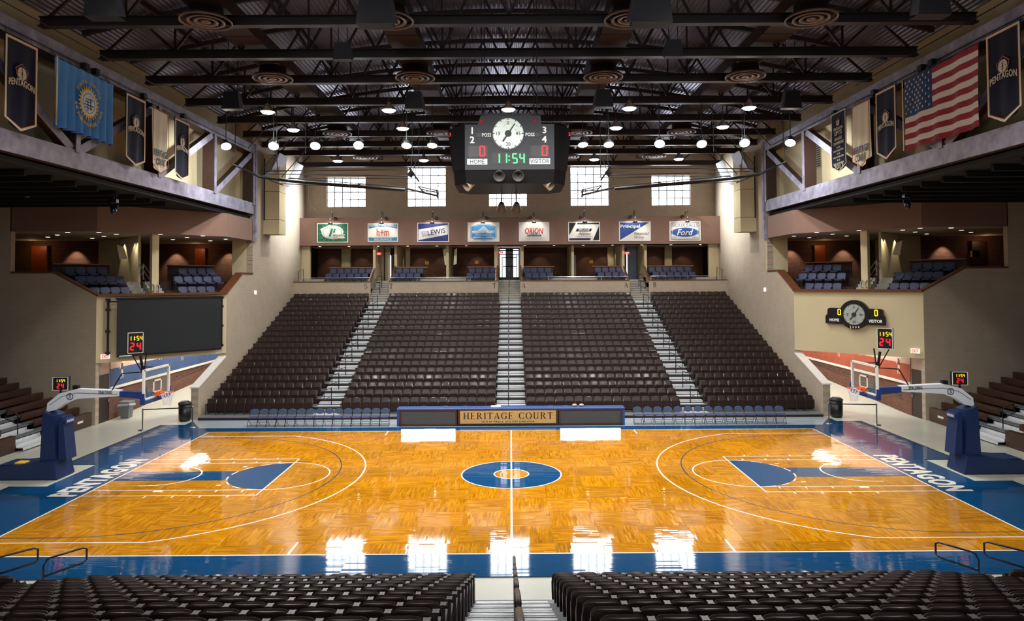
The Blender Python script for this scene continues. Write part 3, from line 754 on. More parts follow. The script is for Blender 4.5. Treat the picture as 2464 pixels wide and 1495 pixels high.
# aisles: aluminium treads
def aisle(x0, x1, sg, y0, kk, lab):
    t = thing('aisle_steps', lab, 'steps', ((x0+x1)/2, y0, 0))
    w = x1-x0
    me = MB(); me.cur = 0; me.box(-w/2+.03, w/2-.03, 0, .34, -.035, 0); me.box(-w/2+.03, w/2-.03, 0, .02, -.11, 0); me.cur = 1; me.box(-w/2+.03, w/2-.03, .03, .05, -.15, -.036)
    for q_ in range(4): me.cur = 0; me.box(-w/2+.03, w/2-.03, .05+q_*.07, .06+q_*.07, 0, .004)
    me = me.mesh('step', [ALU, BLACK])
    for k in range(kk):
        for h in (0, 1):
            z = ZP(k)-(.0 if h else .0)+(.148 if h else .012)
            y = y0+sg*(RUN*k-.46+.05+h*.41)
            o = link_mesh('step', me, t, TR(0, y-y0, z, 0 if sg > 0 else PI))
    return t
for x0, x1, nm in ((-10.42, -8.98, 'left'), (-.8, .8, 'centre'), (8.98, 10.42, 'right')):
    aisle(x0, x1, 1, 11.5, 19, 'aluminium steps of the %s aisle climbing the far grandstand' % nm)
aisle(-.8, .8, -1, -11.14, 14, 'aluminium steps of the centre aisle in the near stand')
aisle(-10.42, -8.98, -1, -11.14, 8, 'aluminium steps of the left side aisle in the near stand')
aisle(8.98, 10.42, -1, -11.14, 8, 'aluminium steps of the right side aisle in the near stand')
# loop handrails in the side aisles of the far stand
def loop_rail(lab, x, y, z, dxn, group):
    t = thing('handrail', lab, 'handrail', (x, y, z), group=group)
    MB().tube([(x, y, z), (x, y, z+.9), (x, y+.05, z+.95)], .024).build('post', RAILM, t)
    MB().tube([(x, y, z+.93), (x+dxn*.28, y-.3, z+.86), (x+dxn*.3, y-.34, z+.8), (x+dxn*.3, y-.34, z+.42), (x+dxn*.27, y-.3, z+.38), (x, y, z+.48)], .02).build('loop', RAILM, t)
    return t
for s in (-1, 1):
    for k in range(1, 19, 2):
        loop_rail('dark loop handrail in the far %s side aisle, %s from the court' % (SIDE[s], ORD[k//2]), s*9.7, 11.5+RUN*k-.1, ZP(k), s*(-1 if s > 0 else -1)*(1 if s < 0 else -1)*1.0 if False else (-1 if s < 0 else 1), 'loop handrails in the far side aisles')
    for j, yy in enumerate((26.9, 27.7)):
        loop_rail('dark loop handrail on the upper %s stair, %s one up' % (SIDE[s], ORD[j]), s*9.78, yy, 5.9+(yy-26.45)*.6, -1 if s < 0 else 1, 'loop handrails on the upper stairs')
# centre aisle rails (padded ovals), near and far
def pad_rail(lab, y0, y1, z0, z1, group):
    t = thing('aisle_rail', lab, 'railing', (0.04, (y0+y1)/2, min(z0, z1)), group=group)
    x = .05
    MB().tube([(x, y0, z0+.9), (x, y0*.97+y1*.03, z0*.97+z1*.03+.97), (x, (y0+y1)/2, (z0+z1)/2+.985), (x, y0*.03+y1*.97, z0*.03+z1*.97+.97), (x, y1, z1+.9)], [.024, .031, .031, .031, .024], 10).build('grip', SEATD, t, smooth=True)
    b = MB(); b.prism([(x-.02, y0, z0+.9), (x-.02, y1, z1+.9), (x-.02, y1, z1+.12), (x-.02, y0, z0+.12)], (.04, 0, 0)); b.build('side_panel', DGREY, t)
    for yy, zz in ((y0*.9+y1*.1, z0*.9+z1*.1), (y0*.1+y1*.9, z0*.1+z1*.9)): MB().box(x-.02, x+.02, yy-.02, yy+.02, zz-.1, zz+.5).build('post', DGREY, t)
for j in range(6):
    ka = -.4+2.45*j; kb = ka+1.75
    pad_rail('brown capped panel rail in the near centre aisle, %s from the court' % ORD[j], -11.14-RUN*ka, -11.14-RUN*kb, ZP(max(ka, 0)), ZP(kb), 'capped rails of the near centre aisle')
for j in range(9):
    ka = 2*j; kb = ka+1.5
    t = thing('aisle_rail', 'thin dark rail in the far centre aisle, %s from the court' % ORD[j], 'railing', (0, 11.5+RUN*ka, ZP(ka)), group='thin rails of the far centre aisle')
    x = -.13
    MB().tube([(x, 11.3+RUN*ka, ZP(ka)), (x, 11.3+RUN*ka, ZP(ka)+.9), (x, 11.3+RUN*kb, ZP(kb)+.9), (x, 11.3+RUN*kb, ZP(kb))], .025).build('rail_tube', RAILM, t)
for j, yy in enumerate((26.9, 27.9)):
    t = thing('aisle_rail', 'thin dark rail on the upper centre stair, %s one up' % ORD[j], 'railing', (0, yy, 6.0)); z = 5.95+(yy-26.4)*.6
    MB().tube([(-.1, yy, z-.1), (-.1, yy, z+.9), (-.1, yy+.7, z+1.3), (-.1, yy+.7, z+.4)], .025).build('rail_tube', RAILM, t)
# near side rails
for s in (-1, 1):
    for j, (xa, xb) in enumerate(((9.33, 9.85), (10.4, 11.0))):
        t = thing('handrail', 'grey steel loop rail at the foot of the near %s side aisle, %s one' % (SIDE[s], ('inner', 'outer')[j]), 'handrail', (s*xb, -10.9, 0.0), group='steel loops at the foot of the near side aisles')
        xp, xo = (xb, xa)
        if s > 0: xp, xo = (xb, xa)
        MB().tube([(s*xp, -11.2, 0.1), (s*xp, -11.2, 1.15), (s*(xp-.03), -11.15, 1.25), (s*(xp-.08), -11.1, 1.28), (s*(xo+.05), -10.6, 1.3), (s*xo, -10.55, 1.26), (s*xo, -10.55, 1.02), (s*(xo+.05), -10.6, .98), (s*xp, -11.2, .92)], .022, 8).build('rail_tube', CHROME if False else RAILM, t, smooth=True)

# ------------------------------------------------------------------ blue box seats
def blue(lab, x, y, z, rz, group):
    global bproto
    M = TR(x, y, z, rz)
    if bproto is None:
        bproto = make_seat('chair', lab, group, 'box_chair', BL, M)
        return bproto
    return dup(bproto, M, lab, group)
bproto = None
far_boxes = [(-14.05, 6, 'far left end'), (-8.95, 4, 'inner left'), (-3.25, 4, 'left of centre'), (.98, 4, 'right of centre'), (6.55, 4, 'inner right'), (10.75, 6, 'far right end')]
for x0, n_, nm in far_boxes:
    for r_ in (0, 1):
        for i in range(n_):
            lab = 'blue box seat, %s from left, %s row, %s box at the back' % (ORD[i], ('front', 'rear')[r_], nm)
            blue(lab, x0+.28+.555*i+(.0 if r_ else -.12 if x0 < 0 else .12), 27.95+r_*.95, 6.95+.4*r_, PI, 'blue seats of the far boxes')
    t = thing('box_counter', 'wood topped counter behind the blue seats of the %s box' % nm, 'counter', (x0+.28*n_, 29.35, 7.35))
    wd = .555*n_+.25
    MB().box(x0-.1, x0+wd, 29.25, 29.65, 8.2, 8.27).build('counter_top', mat('oak_top', '#8a5a38', .35, coat=.3), t); MB().box(x0, x0+wd-.1, 29.35, 29.4, 7.2, 8.2).build('counter_front', DKWOOD, t)
for s in (-1, 1):
    L_ = SIDE[s]; A = (s*20.9, 9.6); B = (s*16.3, 14.5); ln = math.hypot(A[0]-B[0], A[1]-B[1]); ux, uy = (B[0]-A[0])/ln, (B[1]-A[1])/ln; vx, vy = s*abs(uy), abs(ux)
    def q(uu, vv, z): return (A[0]+ux*uu+vx*vv, A[1]+uy*uu+vy*vv, z)
    rzs = math.atan2(-vy, -vx)-PI/2
    for nm, rows in (('outer', ((.95, 6.1, -.05, 1.9, 4), (1.85, 6.68, -.4, 1.9, 5), (2.75, 7.17, -.75, 1.35, 4))), ('inner', ((.95, 6.1, 4.4, 6.5, 4), (1.85, 6.68, 4.5, 7.3, 5), (2.75, 7.17, 5.1, 7.3, 4)))):
        for r_, (vv, z, ua, ub, n_) in enumerate(rows):
            for i in range(n_):
                uu = ua+(ub-ua)*(i+.5)/n_; p = q(uu, vv, z)
                blue('blue box seat, %s along, %s row, %s half of the %s corner box' % (ORD[i], ('front', 'middle', 'rear')[r_], nm, L_), p[0], p[1], z, rzs, 'blue seats of the corner boxes')
        ua, ub = (-1.1, 1.7) if nm == 'outer' else (4.8, 7.5)
        t = thing('box_counter', 'wood topped counter behind the blue seats, %s half of the %s corner box' % (nm, L_), 'counter', q((ua+ub)/2, 3.4, 7.17))
        MB().bar(q(ua, 3.45, 8.14), q(ub, 3.45, 8.14), .35, .06).build('counter_top', MATS['oak_top'], t); MB().bar(q(ua, 3.5, 7.65), q(ub, 3.5, 7.65), .05, .95).build('counter_front', DKWOOD, t)
    # stair rails of the corner box
    for j, uu in enumerate((2.9, 3.12)):
        t = thing('box_handrail', 'sloping steel handrail beside the %s corner box divider, %s one' % (L_, ('outer', 'inner')[j]), 'handrail', q(uu, .4, 6.1))
        MB().tube([q(uu, .4, 6.2), q(uu, .4, 6.95), q(uu, 2.6, 8.2), q(uu, 2.6, 7.3)], .03).build('rail_tube', CHROME, t); MB().tube([q(uu, .4, 6.6), q(uu, 2.6, 7.8)], .02).build('rail_tube', CHROME, t)

# ------------------------------------------------------------------ folding chairs
def folding_chair_meshes():
    bk = MB()
    pts = circ(.215, 20, (0, .0), ry=.135)
    bk.prism([(x, .0, .69+z) for x, z in pts], (0, .04, 0)); bk = bk.mesh('backrest', FOLDB)
    st = MB().bbox(-.2, .2, -.43, -.03, .43, .475, .02).mesh('seat', FOLDS)
    fr = MB()
    for sx_ in (-1, 1):
        fr.tube([(sx_*.225, -.43, 0), (sx_*.225, -.02, .6), (sx_*.21, .03, .74), (sx_*.15, .05, .8)], .011, 5)
    fr.tube([(-.225, -.38, .08), (.225, -.38, .08)], .009, 5); fr = fr.mesh('frame', BLACK)
    lg = MB()
    for sx_ in (-1, 1): lg.tube([(sx_*.2, .05, 0), (sx_*.2, -.3, .45)], .011, 5)
    lg.tube([(-.2, .0, .07), (.2, .0, .07)], .009, 5).tube([(-.2, -.1, .19), (.2, -.1, .19)], .009, 5); lg = lg.mesh('leg_frame', BLACK)
    return (('backrest', bk), ('seat', st), ('frame', fr), ('leg_frame', lg))
FC = folding_chair_meshes(); fproto = None
def fold(lab, x, y, rz, grp, z=.002):
    global fproto
    if fproto is None:
        fproto = thing('folding_chair', lab, 'chair', group=grp); fproto.matrix_basis = TR(x, y, z, rz)
        for nm, me in FC: link_mesh(nm, me, fproto)
        return fproto
    return dup(fproto, TR(x, y, z, rz), lab, grp)
for i in range(15):
    fold('blue padded folding chair, %s from the left in the left team row' % ORD[i], -12.72+.463*i, 9.12, random.uniform(-.04, .04), 'blue folding chairs of the left team row')
for i in range(15):
    fold('blue padded folding chair, %s from the table in the right team row' % ORD[i], 6.28+.503*i, 9.12, random.uniform(-.1, .1), 'blue folding chairs of the right team row')
for i, x in enumerate((-4.4, -3.3, -2.3, .6, 2.0, 2.75, 3.5)):
    fold('blue folding chair hidden behind the scorers table, %s from left' % ORD[i], x, 9.75, PI+random.uniform(-.1, .1), 'folding chairs behind the scorers table')
def ray(px, py): return fw + r2*((px-CX)/FPX) - u2*((py-CY)/FPX)
def at(px, py, ax, val):
    d = ray(px, py); t = (val-CAM[ax])/d[ax]; return CAM+d*t

# serif lettering ---------------------------------------------------------------
def serif_text(s, F, m, parent, w, h, at_=(0, 0), name='lettering', gap=.16):
    b = MB(); G = {}
    T, t, sv = .17, .06, .1
    def Q(*p): return ('q', p)
    def stem(x): return [Q((x, 0), (x+T, 0), (x+T, 1), (x, 1)), Q((x-sv, 0), (x+T+sv, 0), (x+T+sv, .05), (x-sv, .05)), Q((x-sv, .95), (x+T+sv, .95), (x+T+sv, 1), (x-sv, 1))]
    def bow(cx, cy, rx, ry, a0, a1, tv=T, n=14):
        o = []
        for i in range(n):
            p = []
            for a, q_ in ((a0+(a1-a0)*i/n, 0), (a0+(a1-a0)*(i+1)/n, 0)):
                p.append((cx+rx*math.cos(a), cy+ry*math.sin(a)))
            for a in (a0+(a1-a0)*(i+1)/n, a0+(a1-a0)*i/n):
                p.append((cx+(rx-tv)*math.cos(a), cy+(ry-t)*math.sin(a)))
            o.append(Q(*p))
        return o
    G['H'] = (.95, stem(.1)+stem(.68)+[Q((.2, .47), (.7, .47), (.7, .54), (.2, .54))])
    G['E'] = (.78, stem(.1)+[Q((.1, 0), (.68, 0), (.72, .25), (.68, .05), (.1, .05)), Q((.1, .95), (.66, .95), (.68, .78), (.68, 1), (.1, 1)), Q((.2, .47), (.5, .47), (.5, .54), (.2, .54)), Q((.48, .38), (.54, .38), (.54, .62), (.48, .62))])
    G['R'] = (.92, stem(.1)+bow(.3, .74, .42, .26, -PI/2, PI/2)+[Q((.36, .5), (.52, .5), (.9, 0), (.7, 0))])
    G['I'] = (.4, stem(.12)); G['T'] = (.85, stem(.34)+[Q((.04, .93), (.81, .93), (.81, 1), (.04, 1)), Q((.04, .76), (.08, .76), (.12, 1), (.04, 1)), Q((.77, .76), (.81, .76), (.81, 1), (.73, 1))])
    G['A'] = (.92, [Q((.06, 0), (.14, 0), (.46, .86), (.46, 1)), Q((.68, 0), (.88, 0), (.52, 1), (.42, 1)), Q((.2, .28), (.7, .28), (.7, .34), (.2, .34)), Q((0, 0), (.26, 0), (.26, .05), (0, .05)), Q((.58, 0), (.96, 0), (.96, .05), (.58, .05))])
    G['O'] = (1.0, bow(.5, .5, .48, .52, 0, 2*PI, n=28)); G['C'] = (.88, bow(.5, .5, .48, .52, .22*PI, 1.78*PI, n=24)+[Q((.78, .68), (.84, .68), (.84, 1), (.78, .9)), Q((.8, .12), (.84, .2), (.84, .3), (.78, .2))])
    G['G'] = (.95, bow(.5, .5, .48, .52, .22*PI, 1.72*PI, n=24)+[Q((.78, .68), (.84, .68), (.84, 1), (.78, .9)), Q((.7, .05), (.87, .05), (.87, .45), (.7, .45)), Q((.6, .42), (.95, .42), (.95, .47), (.6, .47))])
    G['U'] = (.95, [Q((.1, .3), (.27, .3), (.27, 1), (.1, 1)), Q((.72, .3), (.8, .3), (.8, 1), (.72, 1)), Q((0, .95), (.37, .95), (.37, 1), (0, 1)), Q((.62, .95), (.9, .95), (.9, 1), (.62, 1))]+bow(.45, .32, .35, .34, PI, 2*PI, n=12))
    G['S'] = (.8, bow(.4, .74, .34, .28, .15*PI, 1.5*PI, .15)+bow(.4, .27, .34, .29, -.5*PI, .5*PI, .15)+bow(.4, .27, .34, .29, 1.05*PI, 1.5*PI, .15)); G['B'] = (.85, stem(.1)+bow(.3, .74, .4, .26, -PI/2, PI/2)+bow(.3, .25, .46, .27, -PI/2, PI/2)); G[' '] = (.5, [])
    tot = sum(G[c][0]+gap for c in s)-gap; sx = w/tot; x = -w/2
    for c in s:
        for _, p in G[c][1]: b.prism([F @ Vector((at_[0]+x+a*sx, at_[1]-h/2+z*h, .001)) for a, z in p], F.to_3x3() @ Vector((0, 0, .003)))
        x += (G[c][0]+gap)*sx
    return b.build(name, m, parent)

# ------------------------------------------------------------------ scorers table
t = thing('scorers_table', 'long blue topped scorers table with a wooden sign between two grey panels', 'table', (0, 8.9, 0))
MB().bbox(-5.62, 5.6, 8.68, 9.35, .80, .87, .02).build('table_top', mat('blue_laminate', '#2b4c8c', .4), t)
MB().box(-5.6, -5.5, 8.7, 9.3, 0, .8).build('end_panel', MATS['blue_laminate'], t); MB().box(5.48, 5.58, 8.7, 9.3, 0, .8).build('end_panel', MATS['blue_laminate'], t)
MB().box(-5.5, 5.5, 8.84, 8.87, .0, .8).build('back_board', BLACK, t); MB().box(-5.5, 5.5, 8.7, 8.84, 0.0, .06).build('plinth', BLACK, t)
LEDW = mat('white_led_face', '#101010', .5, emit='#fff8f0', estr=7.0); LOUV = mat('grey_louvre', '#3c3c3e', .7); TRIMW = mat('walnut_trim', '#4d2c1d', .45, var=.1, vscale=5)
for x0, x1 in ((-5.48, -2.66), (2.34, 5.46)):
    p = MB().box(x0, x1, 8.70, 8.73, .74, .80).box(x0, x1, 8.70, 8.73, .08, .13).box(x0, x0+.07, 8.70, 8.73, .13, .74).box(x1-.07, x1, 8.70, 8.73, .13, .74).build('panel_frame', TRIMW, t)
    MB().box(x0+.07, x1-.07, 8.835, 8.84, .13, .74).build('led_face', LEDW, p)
    b = MB()
    for k in range(20): z = .125+k*.031; b.prism([(x0+.07, 8.705, z), (x0+.07, 8.825, z+.024), (x0+.07, 8.825, z+.03), (x0+.07, 8.705, z+.006)], (x1-x0-.14, 0, 0))
    o = b.build('louvre', LOUV, p); o['kind'] = 'stuff'
p = MB().box(-2.6, 2.3, 8.69, 8.74, .08, .8).build('sign_frame', TRIMW, t)
PINE = mat('pale_pine_sign', '#d5ac6b', .35, var=.13, vscale=2.5, stretch=(.6, 1, 9))
MB().box(-2.5, 2.2, 8.68, 8.70, .13, .75).build('sign_board', PINE, p)
F = frame((-.15, 8.677, 0), (1, 0, 0), (0, 0, 1))
serif_text('HERITAGE COURT', F, BLKTXT, p, 4.4, .32, (0, .50))
text('SIOUX FALLS, SOUTH DAKOTA', F, BLKTXT, p, w=2.6, h=.1, at=(0, .21), bold=.01)
tag(MB().bbox(-1.0, -.5, 9.0, 9.3, .87, .91, .01).build('console', WHITE), 'small white console lying on the scorers table', 'console')
for i, x in enumerate((3.15, 3.5)): tag(MB().lathe([(.01, .87), (.09, .88), (.12, .93), (.09, .98), (.01, .99)], (x, 9.1, 0), 12).build('cap', mat('tan_cap', '#c8b39a', .8), smooth=True), 'small tan cap on the scorers table, %s one' % ('left', 'right')[i], 'cap')

# ------------------------------------------------------------------ clock face helper
def clock(F, m3, parent, r, lit):
    face = mat('clock_face_lit', '#dfe8e0', .5, emit='#e8f4ea', estr=.4) if lit else mat('clock_face', '#aeb4ac', .6)
    f_ = flat(circ(r, 40), F, face, parent, 'clock_face', .01, .01)
    b = MB()
    for k in range(60):
        a = 2*PI*k/60; L = .13 if k % 5 == 0 else .06; wd = .016 if k % 5 == 0 else .010
        ca, sa = math.cos(a), math.sin(a)
        p = [(r*ca-wd*sa*r*1.6, r*sa+wd*ca*r*1.6), (r*ca+wd*sa*r*1.6, r*sa-wd*ca*r*1.6), (r*(1-L)*ca+wd*sa*r*1.6, r*(1-L)*sa-wd*ca*r*1.6), (r*(1-L)*ca-wd*sa*r*1.6, r*(1-L)*sa+wd*ca*r*1.6)]
        b.prism([F @ Vector((x, y, .021)) for x, y in p], F.to_3x3() @ Vector((0, 0, .003)))
    b.build('minute_marks', BLKTXT, f_)['kind'] = 'stuff'
    for s_, x, y in (('0', 0, .7), ('15', -.64, 0), ('30', 0, -.68), ('45', .64, 0)):
        text(s_, F, BLKTXT, f_, h=r*.22, at=(x*r, y*r), bold=.01, ext=.024)
    a = math.radians(56); b = MB(); d = (math.cos(a), math.sin(a)); n_ = (-d[1], d[0])
    for e, w_ in ((.78, .03), (-.62, .055)): b.prism([F @ Vector((d[0]*k*r+n_[0]*g*r, d[1]*k*r+n_[1]*g*r, .03)) for k, g in ((0, .05), (0, -.05), (e, -w_), (e, w_))], F.to_3x3() @ Vector((0, 0, .008)))
    b.build('clock_hand', DGREY, f_)
    flat(circ(r*.22, 20), F, DGREY, f_, 'clock_hub', .03, .015)
    rn = random.Random(3); b = MB()
    for _ in range(16):
        a0 = rn.uniform(0, 6.28); rr = rn.uniform(.3, .85)*r; ring(b, F, rr-.004, rr, (0, 0), 8, a0, a0+rn.uniform(.3, 1.1), z=.021, t=.002)
        a1 = rn.uniform(0, 6.28); p0 = F @ Vector((rr*math.cos(a1), rr*math.sin(a1), .022)); r3 = rn.uniform(.3, .85)*r; p1 = F @ Vector((r3*math.cos(a1+.4), r3*math.sin(a1+.4), .022)); b.bar(p0, p1, .004)
    b.build('face_scratches', DGREY, f_)

# ------------------------------------------------------------------ centre-hung scoreboard
BODY = mat('scoreboard_charcoal', '#33363d', .55)
YB = -1.7
sb = thing('hanging_scoreboard', 'charcoal four sided scoreboard with round clock hanging over midcourt', 'scoreboard', (0, 0, 10.5))
oc = [(-1.56, -1.7), (1.56, -1.7), (2.0, -1.15), (2.0, 1.15), (1.56, 1.7), (-1.56, 1.7), (-2.0, 1.15), (-2.0, -1.15)]
def loft(levels, m, name, parent):
    b = MB(); n = len(oc)
    for sc_x, sc_y, z in levels: b.v += [(x*sc_x, y*sc_y, z) for x, y in oc]
    for i in range(len(levels)-1):
        for k in range(n): b.f.append((i*n+k, i*n+(k+1) % n, (i+1)*n+(k+1) % n, (i+1)*n+k))
    b.f += [tuple(range(n-1, -1, -1)), tuple(range((len(levels)-1)*n, len(levels)*n))]; b.m = [0]*len(b.f)
    return b.build(name, m, parent)
loft([(1, 1, 10.98), (1, 1, 12.57)], BODY, 'cabinet', sb)
loft([(.98, .9, 10.52), (1.0, .98, 10.98)], BLACK, 'skirt', sb)
b = MB(); b.prism([(-1.12, YB, 12.57), (1.12, YB, 12.57), (1.08, YB, 12.88), (-1.0, YB, 12.88)], (0, 3.4, 0)); b.build('upper_cabinet', BODY, sb)
for sg in (-1, 1): MB().prism([(sg*1.57, -1.72, 11.0), (sg*2.03, -1.17, 11.0), (sg*2.2, -1.17, 12.5), (sg*1.57, -1.72, 12.56)], (0, -.03, 0)).build('wing_panel', BLACK, sb)
def fc(cx, cy): return ((1060+cx/6.23-1226)/69.4, 7.08+(678-(240+cy/6.23))/69.4)
F = frame((0, YB-.005, 0), (1, 0, 0), (0, 0, 1))
cx, cz = fc(1013, 497); Fk = frame((cx, YB-.005, cz), (1, 0, 0), (0, 0, 1))
flat(circ(.62, 40), Fk, BODY, sb, 'clock_bezel', 0, .01); clock(Fk, None, sb, .54, True)
for s_, a, c in (('1', 470, 450), ('2', 470, 588), ('3', 1560, 445), ('4', 1558, 585)): text(s_, F, mat('sign_white', '#eeeae2', .5, emit='#ffffff', estr=.35), sb, h=.23, at=fc(a, c), bold=.03, ext=.006)
for a, c in ((687, 517), (1343, 512)): text('POSS', F, MATS['sign_white'], sb, w=.31, h=.12, at=fc(a, c), bold=.02, ext=.006)
for a, c in ((575, 517), (1453, 517)): x, z = fc(a, c); flat([(x-.08, z-.07), (x+.08, z-.07), (x+.08, z+.07), (x-.08, z+.07)], F, BLACK, sb, 'possession_lamp', .002, .004)
for a0, a1, z0, z1 in ((415, 700, 850, 680), (1350, 1630, 850, 680), (772, 1270, 962, 785)):
    x0, zz0 = fc(a0, z0); x1, zz1 = fc(a1, z1); flat([(x0, zz0), (x1, zz0), (x1, zz1), (x0, zz1)], F, BLACK, sb, 'digit_panel', .002, .002)
digits('0', F, REDLED, sb, .38, fc(622, 760), t=.045); digits('0', F, REDLED, sb, .38, fc(1562, 758), t=.045); digits('11:54', F, GRNLED, sb, .36, fc(1035, 872), t=.045, adv=.7)
for s_, a, c, wd in (('HOME', 545, 921, .7), ('VISITOR', 1487, 918, .72)):
    x, z = fc(a, c); pl = flat([(x-wd/2, z-.1), (x+wd/2, z-.1), (x+wd/2, z+.1), (x-wd/2, z+.1)], F, mat('lit_name_plate', '#d8e4dc', .5, emit='#e8f5ee', estr=.6), sb, 'name_plate', .002, .004)
    text(s_, F, BLKTXT, pl, w=wd*(.7 if s_ == 'HOME' else .92), h=.15, at=(x, z), bold=.01, ext=.01)
for a, c in ((607, 312), (1415, 310)): x, z = fc(a, c); MB().lathe([(.055, 0), (.05, -.03), (.03, -.055), (.001, -.065)], (x, YB, z), 12, 'y').build('red_lamp', mat('red_lens', '#a01420', .2, emit='#d01828', estr=.4), sb, smooth=True)
for sg in (-1, 1):
    x = sg*2.12; digits('3', frame((x, -1.3, 12.3), (1, 0, 0), (0, 0, 1)), REDLED, sb, .12)
# hanging cables and hoist frame
for xx in (-1.0, 1.0, -.95, .95): MB().tube([(xx, -.8 if abs(xx) == 1 else .8, 12.85), (xx, -.8 if abs(xx) == 1 else .8, 18.6)], .015).build('cable', BLACK, sb)
MB().box(-.8, .8, -1.1, 1.1, 12.88, 13.1).build('hoist_frame', BLACK, sb)
# loudspeaker horns under it
def horn(lab, x, y, z, dx, dy, m=mat('cream_horn', '#b5ab98', .5)):
    hn = thing('horn_speaker', lab, 'loudspeaker', (x, y, z), group='horn loudspeakers under the hanging scoreboard')
    d = Vector((dx, dy, -.55)).normalized(); M = Matrix.Translation((x, y, z)) @ d.to_track_quat('Z', 'Y').to_matrix().to_4x4()
    MB().lathe([(.05, -.3), (.1, -.25), (.13, -.12), (.17, .05), (.2, .16), (.185, .16), (.15, .04), (.05, -.05)], n=18, cap=False).xf(M).build('horn', m, hn, smooth=True)
    MB().lathe([(.001, -.04), (.13, -.04)], n=16, cap=False).xf(M).build('diaphragm', BLACK, hn)
    MB().bar((x, y, z-.02), (x*.92, y*.9, 10.8), .05).build('bracket', BLACK, hn)
xh, zh = fc(415, 1240); horn('cream horn loudspeaker under the scoreboard, far left', xh, -1.3, zh, -.8, -.5)
xh, zh = fc(1620, 1235); horn('cream horn loudspeaker under the scoreboard, far right', xh, -1.3, zh, .8, -.5)
xh, zh = fc(875, 1150); horn('horn loudspeaker facing the camera under the scoreboard, left', xh, -1.85, zh+.05, 0, -1, mat('grey_horn', '#5d5a58', .5))
xh, zh = fc(1160, 1150); horn('horn loudspeaker facing the camera under the scoreboard, right', xh, -1.85, zh+.05, 0, -1, MATS['grey_horn'])
xh, zh = fc(890, 1320); horn('grey horn loudspeaker behind and below the scoreboard, left', xh, 1.4, zh-.35, 0, 1, MATS['grey_horn'])
xh, zh = fc(1145, 1320); horn('grey horn loudspeaker behind and below the scoreboard, right', xh, 1.4, zh-.35, 0, 1, MATS['grey_horn'])

# ------------------------------------------------------------------ wall scoreboard on the right facade
A = Vector((20.9, 9.6, 0)); B = Vector((16.3, 14.5, 0)); dR = (A-B).normalized(); nR = dR.cross(Vector((0, 0, 1)))
o_ = B+dR*3.41+nR*.02
F = frame((o_.x, o_.y, 5.2), dR, (0, 0, 1))
t = thing('wall_scoreboard', 'black winged wall scoreboard with round clock on the right facade', 'scoreboard', (o_.x, o_.y, 5.2))
flat(circ(.78, 44), F, BLACK, t, 'clock_housing', 0, .2)
for sg in (-1, 1):
    flat([(sg*.5, .33), (sg*1.3, .33), (sg*1.42, .27), (sg*1.43, .02), (sg*1.54, -.12), (sg*1.54, -.52), (sg*.5, -.52)], F, BLACK, t, 'wing', 0, .18)
F2 = F @ Matrix.Translation((0, 0, .2)); clock(F2, None, t, .56, False)
F3 = F @ Matrix.Translation((0, 0, .201))
digits('0', F3, YELLED, t, .34, (-.78, .12)); digits('0', F3, YELLED, t, .34, (1.12, .12))
text('HOME', F3, MATS['sign_white'], t, w=.5, h=.16, at=(-1.05, -.32), bold=.02); text('VISITOR', F3, MATS['sign_white'], t, w=.68, h=.16, at=(1.08, -.32), bold=.02)
for i, c in enumerate('1234'): text(c, F2, MATS['sign_white'], t, h=.1, at=(-.2+.14*i, -.67+.01*abs(i-1.5)), bold=.02)
digits('1', F2, YELLED, t, .08, (-.2, -.74))
# projection screen on the left facade
A = Vector((-20.9, 9.6, 0)); B = Vector((-16.3, 14.5, 0)); dL = (B-A).normalized(); nL = dL.cross(Vector((0, 0, 1)))
F = frame((A.x, A.y, 0), dL, (0, 0, 1))
t = thing('projection_screen', 'large dark grey blank projection screen on the left facade', 'screen', tuple(A+dL*3.5))
SCR = mat('dark_screen_cloth', '#2f3234', .75, spec=.15)
flat(rect(.85, 6.25, 3.4, 6.3), F, SCR, t, 'screen_cloth', .32, .03)
flat(rect(.8, 6.3, 6.26, 6.36), F, BLACK, t, 'top_bar', .28, .1); flat(rect(.85, 6.28, 3.33, 3.42), F, BLACK, t, 'bottom_bar', .3, .08)
for xx in (.45, 6.32): 
    flat(rect(xx, xx+.09, 3.45, 6.3), F, BLACK, t, 'side_rail', .1, .1)
    for zz in (3.5, 4.6, 5.7, 6.2): flat(rect(xx-.04, xx+.14, zz, zz+.12), F, BLACK, t, 'rail_bracket', 0, .22)
flat(rect(.5, .9, 6.12, 6.2), F, BLACK, t, 'top_arm', .12, .2)
flat(rect(.95, 1.6, 3.35, 3.40), F, WHITE, t, 'maker_plate', .39, .003)
# exit signs
def exit_sign(F, lab, w_=.42, h_=.24, red=False):
    e = thing('exit_sign', lab, 'exit sign', tuple(F.to_translation()))
    if red: v_ = F.to_translation(); MB().box(v_.x-.02, v_.x+.02, v_.y-.05, v_.y-.01, v_.z+h_/2, 9.93).build('stem', BLACK, e)
    flat(rect(-w_/2, w_/2, -h_/2, h_/2), F, EXITM if not red else mat('red_exit_face', '#a81414', .5, emit='#ff2a2a', estr=1.6), e, 'housing', 0, .06)
    text('EXIT', F, REDTXT if not red else MATS['sign_white'], e, w=w_*.72, h=h_*.62, bold=.03, ext=.064)
exit_sign(frame(tuple(A+dL*.42+Vector((0, 0, 3.38))), dL, (0, 0, 1)), 'white exit sign with red letters under the left facade screen')
p = Vector((20.58, 9.83, 3.44)); exit_sign(frame(tuple(p), dR, (0, 0, 1)), 'white exit sign with red letters on the right facade')
exit_sign(frame((-10.2, 28.9, 9.3), (1, 0, 0), (0, 0, 1)), 'red exit sign over the left upper stair', .34, .19, True)
exit_sign(frame((-.72, 28.9, 9.35), (1, 0, 0), (0, 0, 1)), 'red exit sign over the centre upper stair', .34, .19, True)
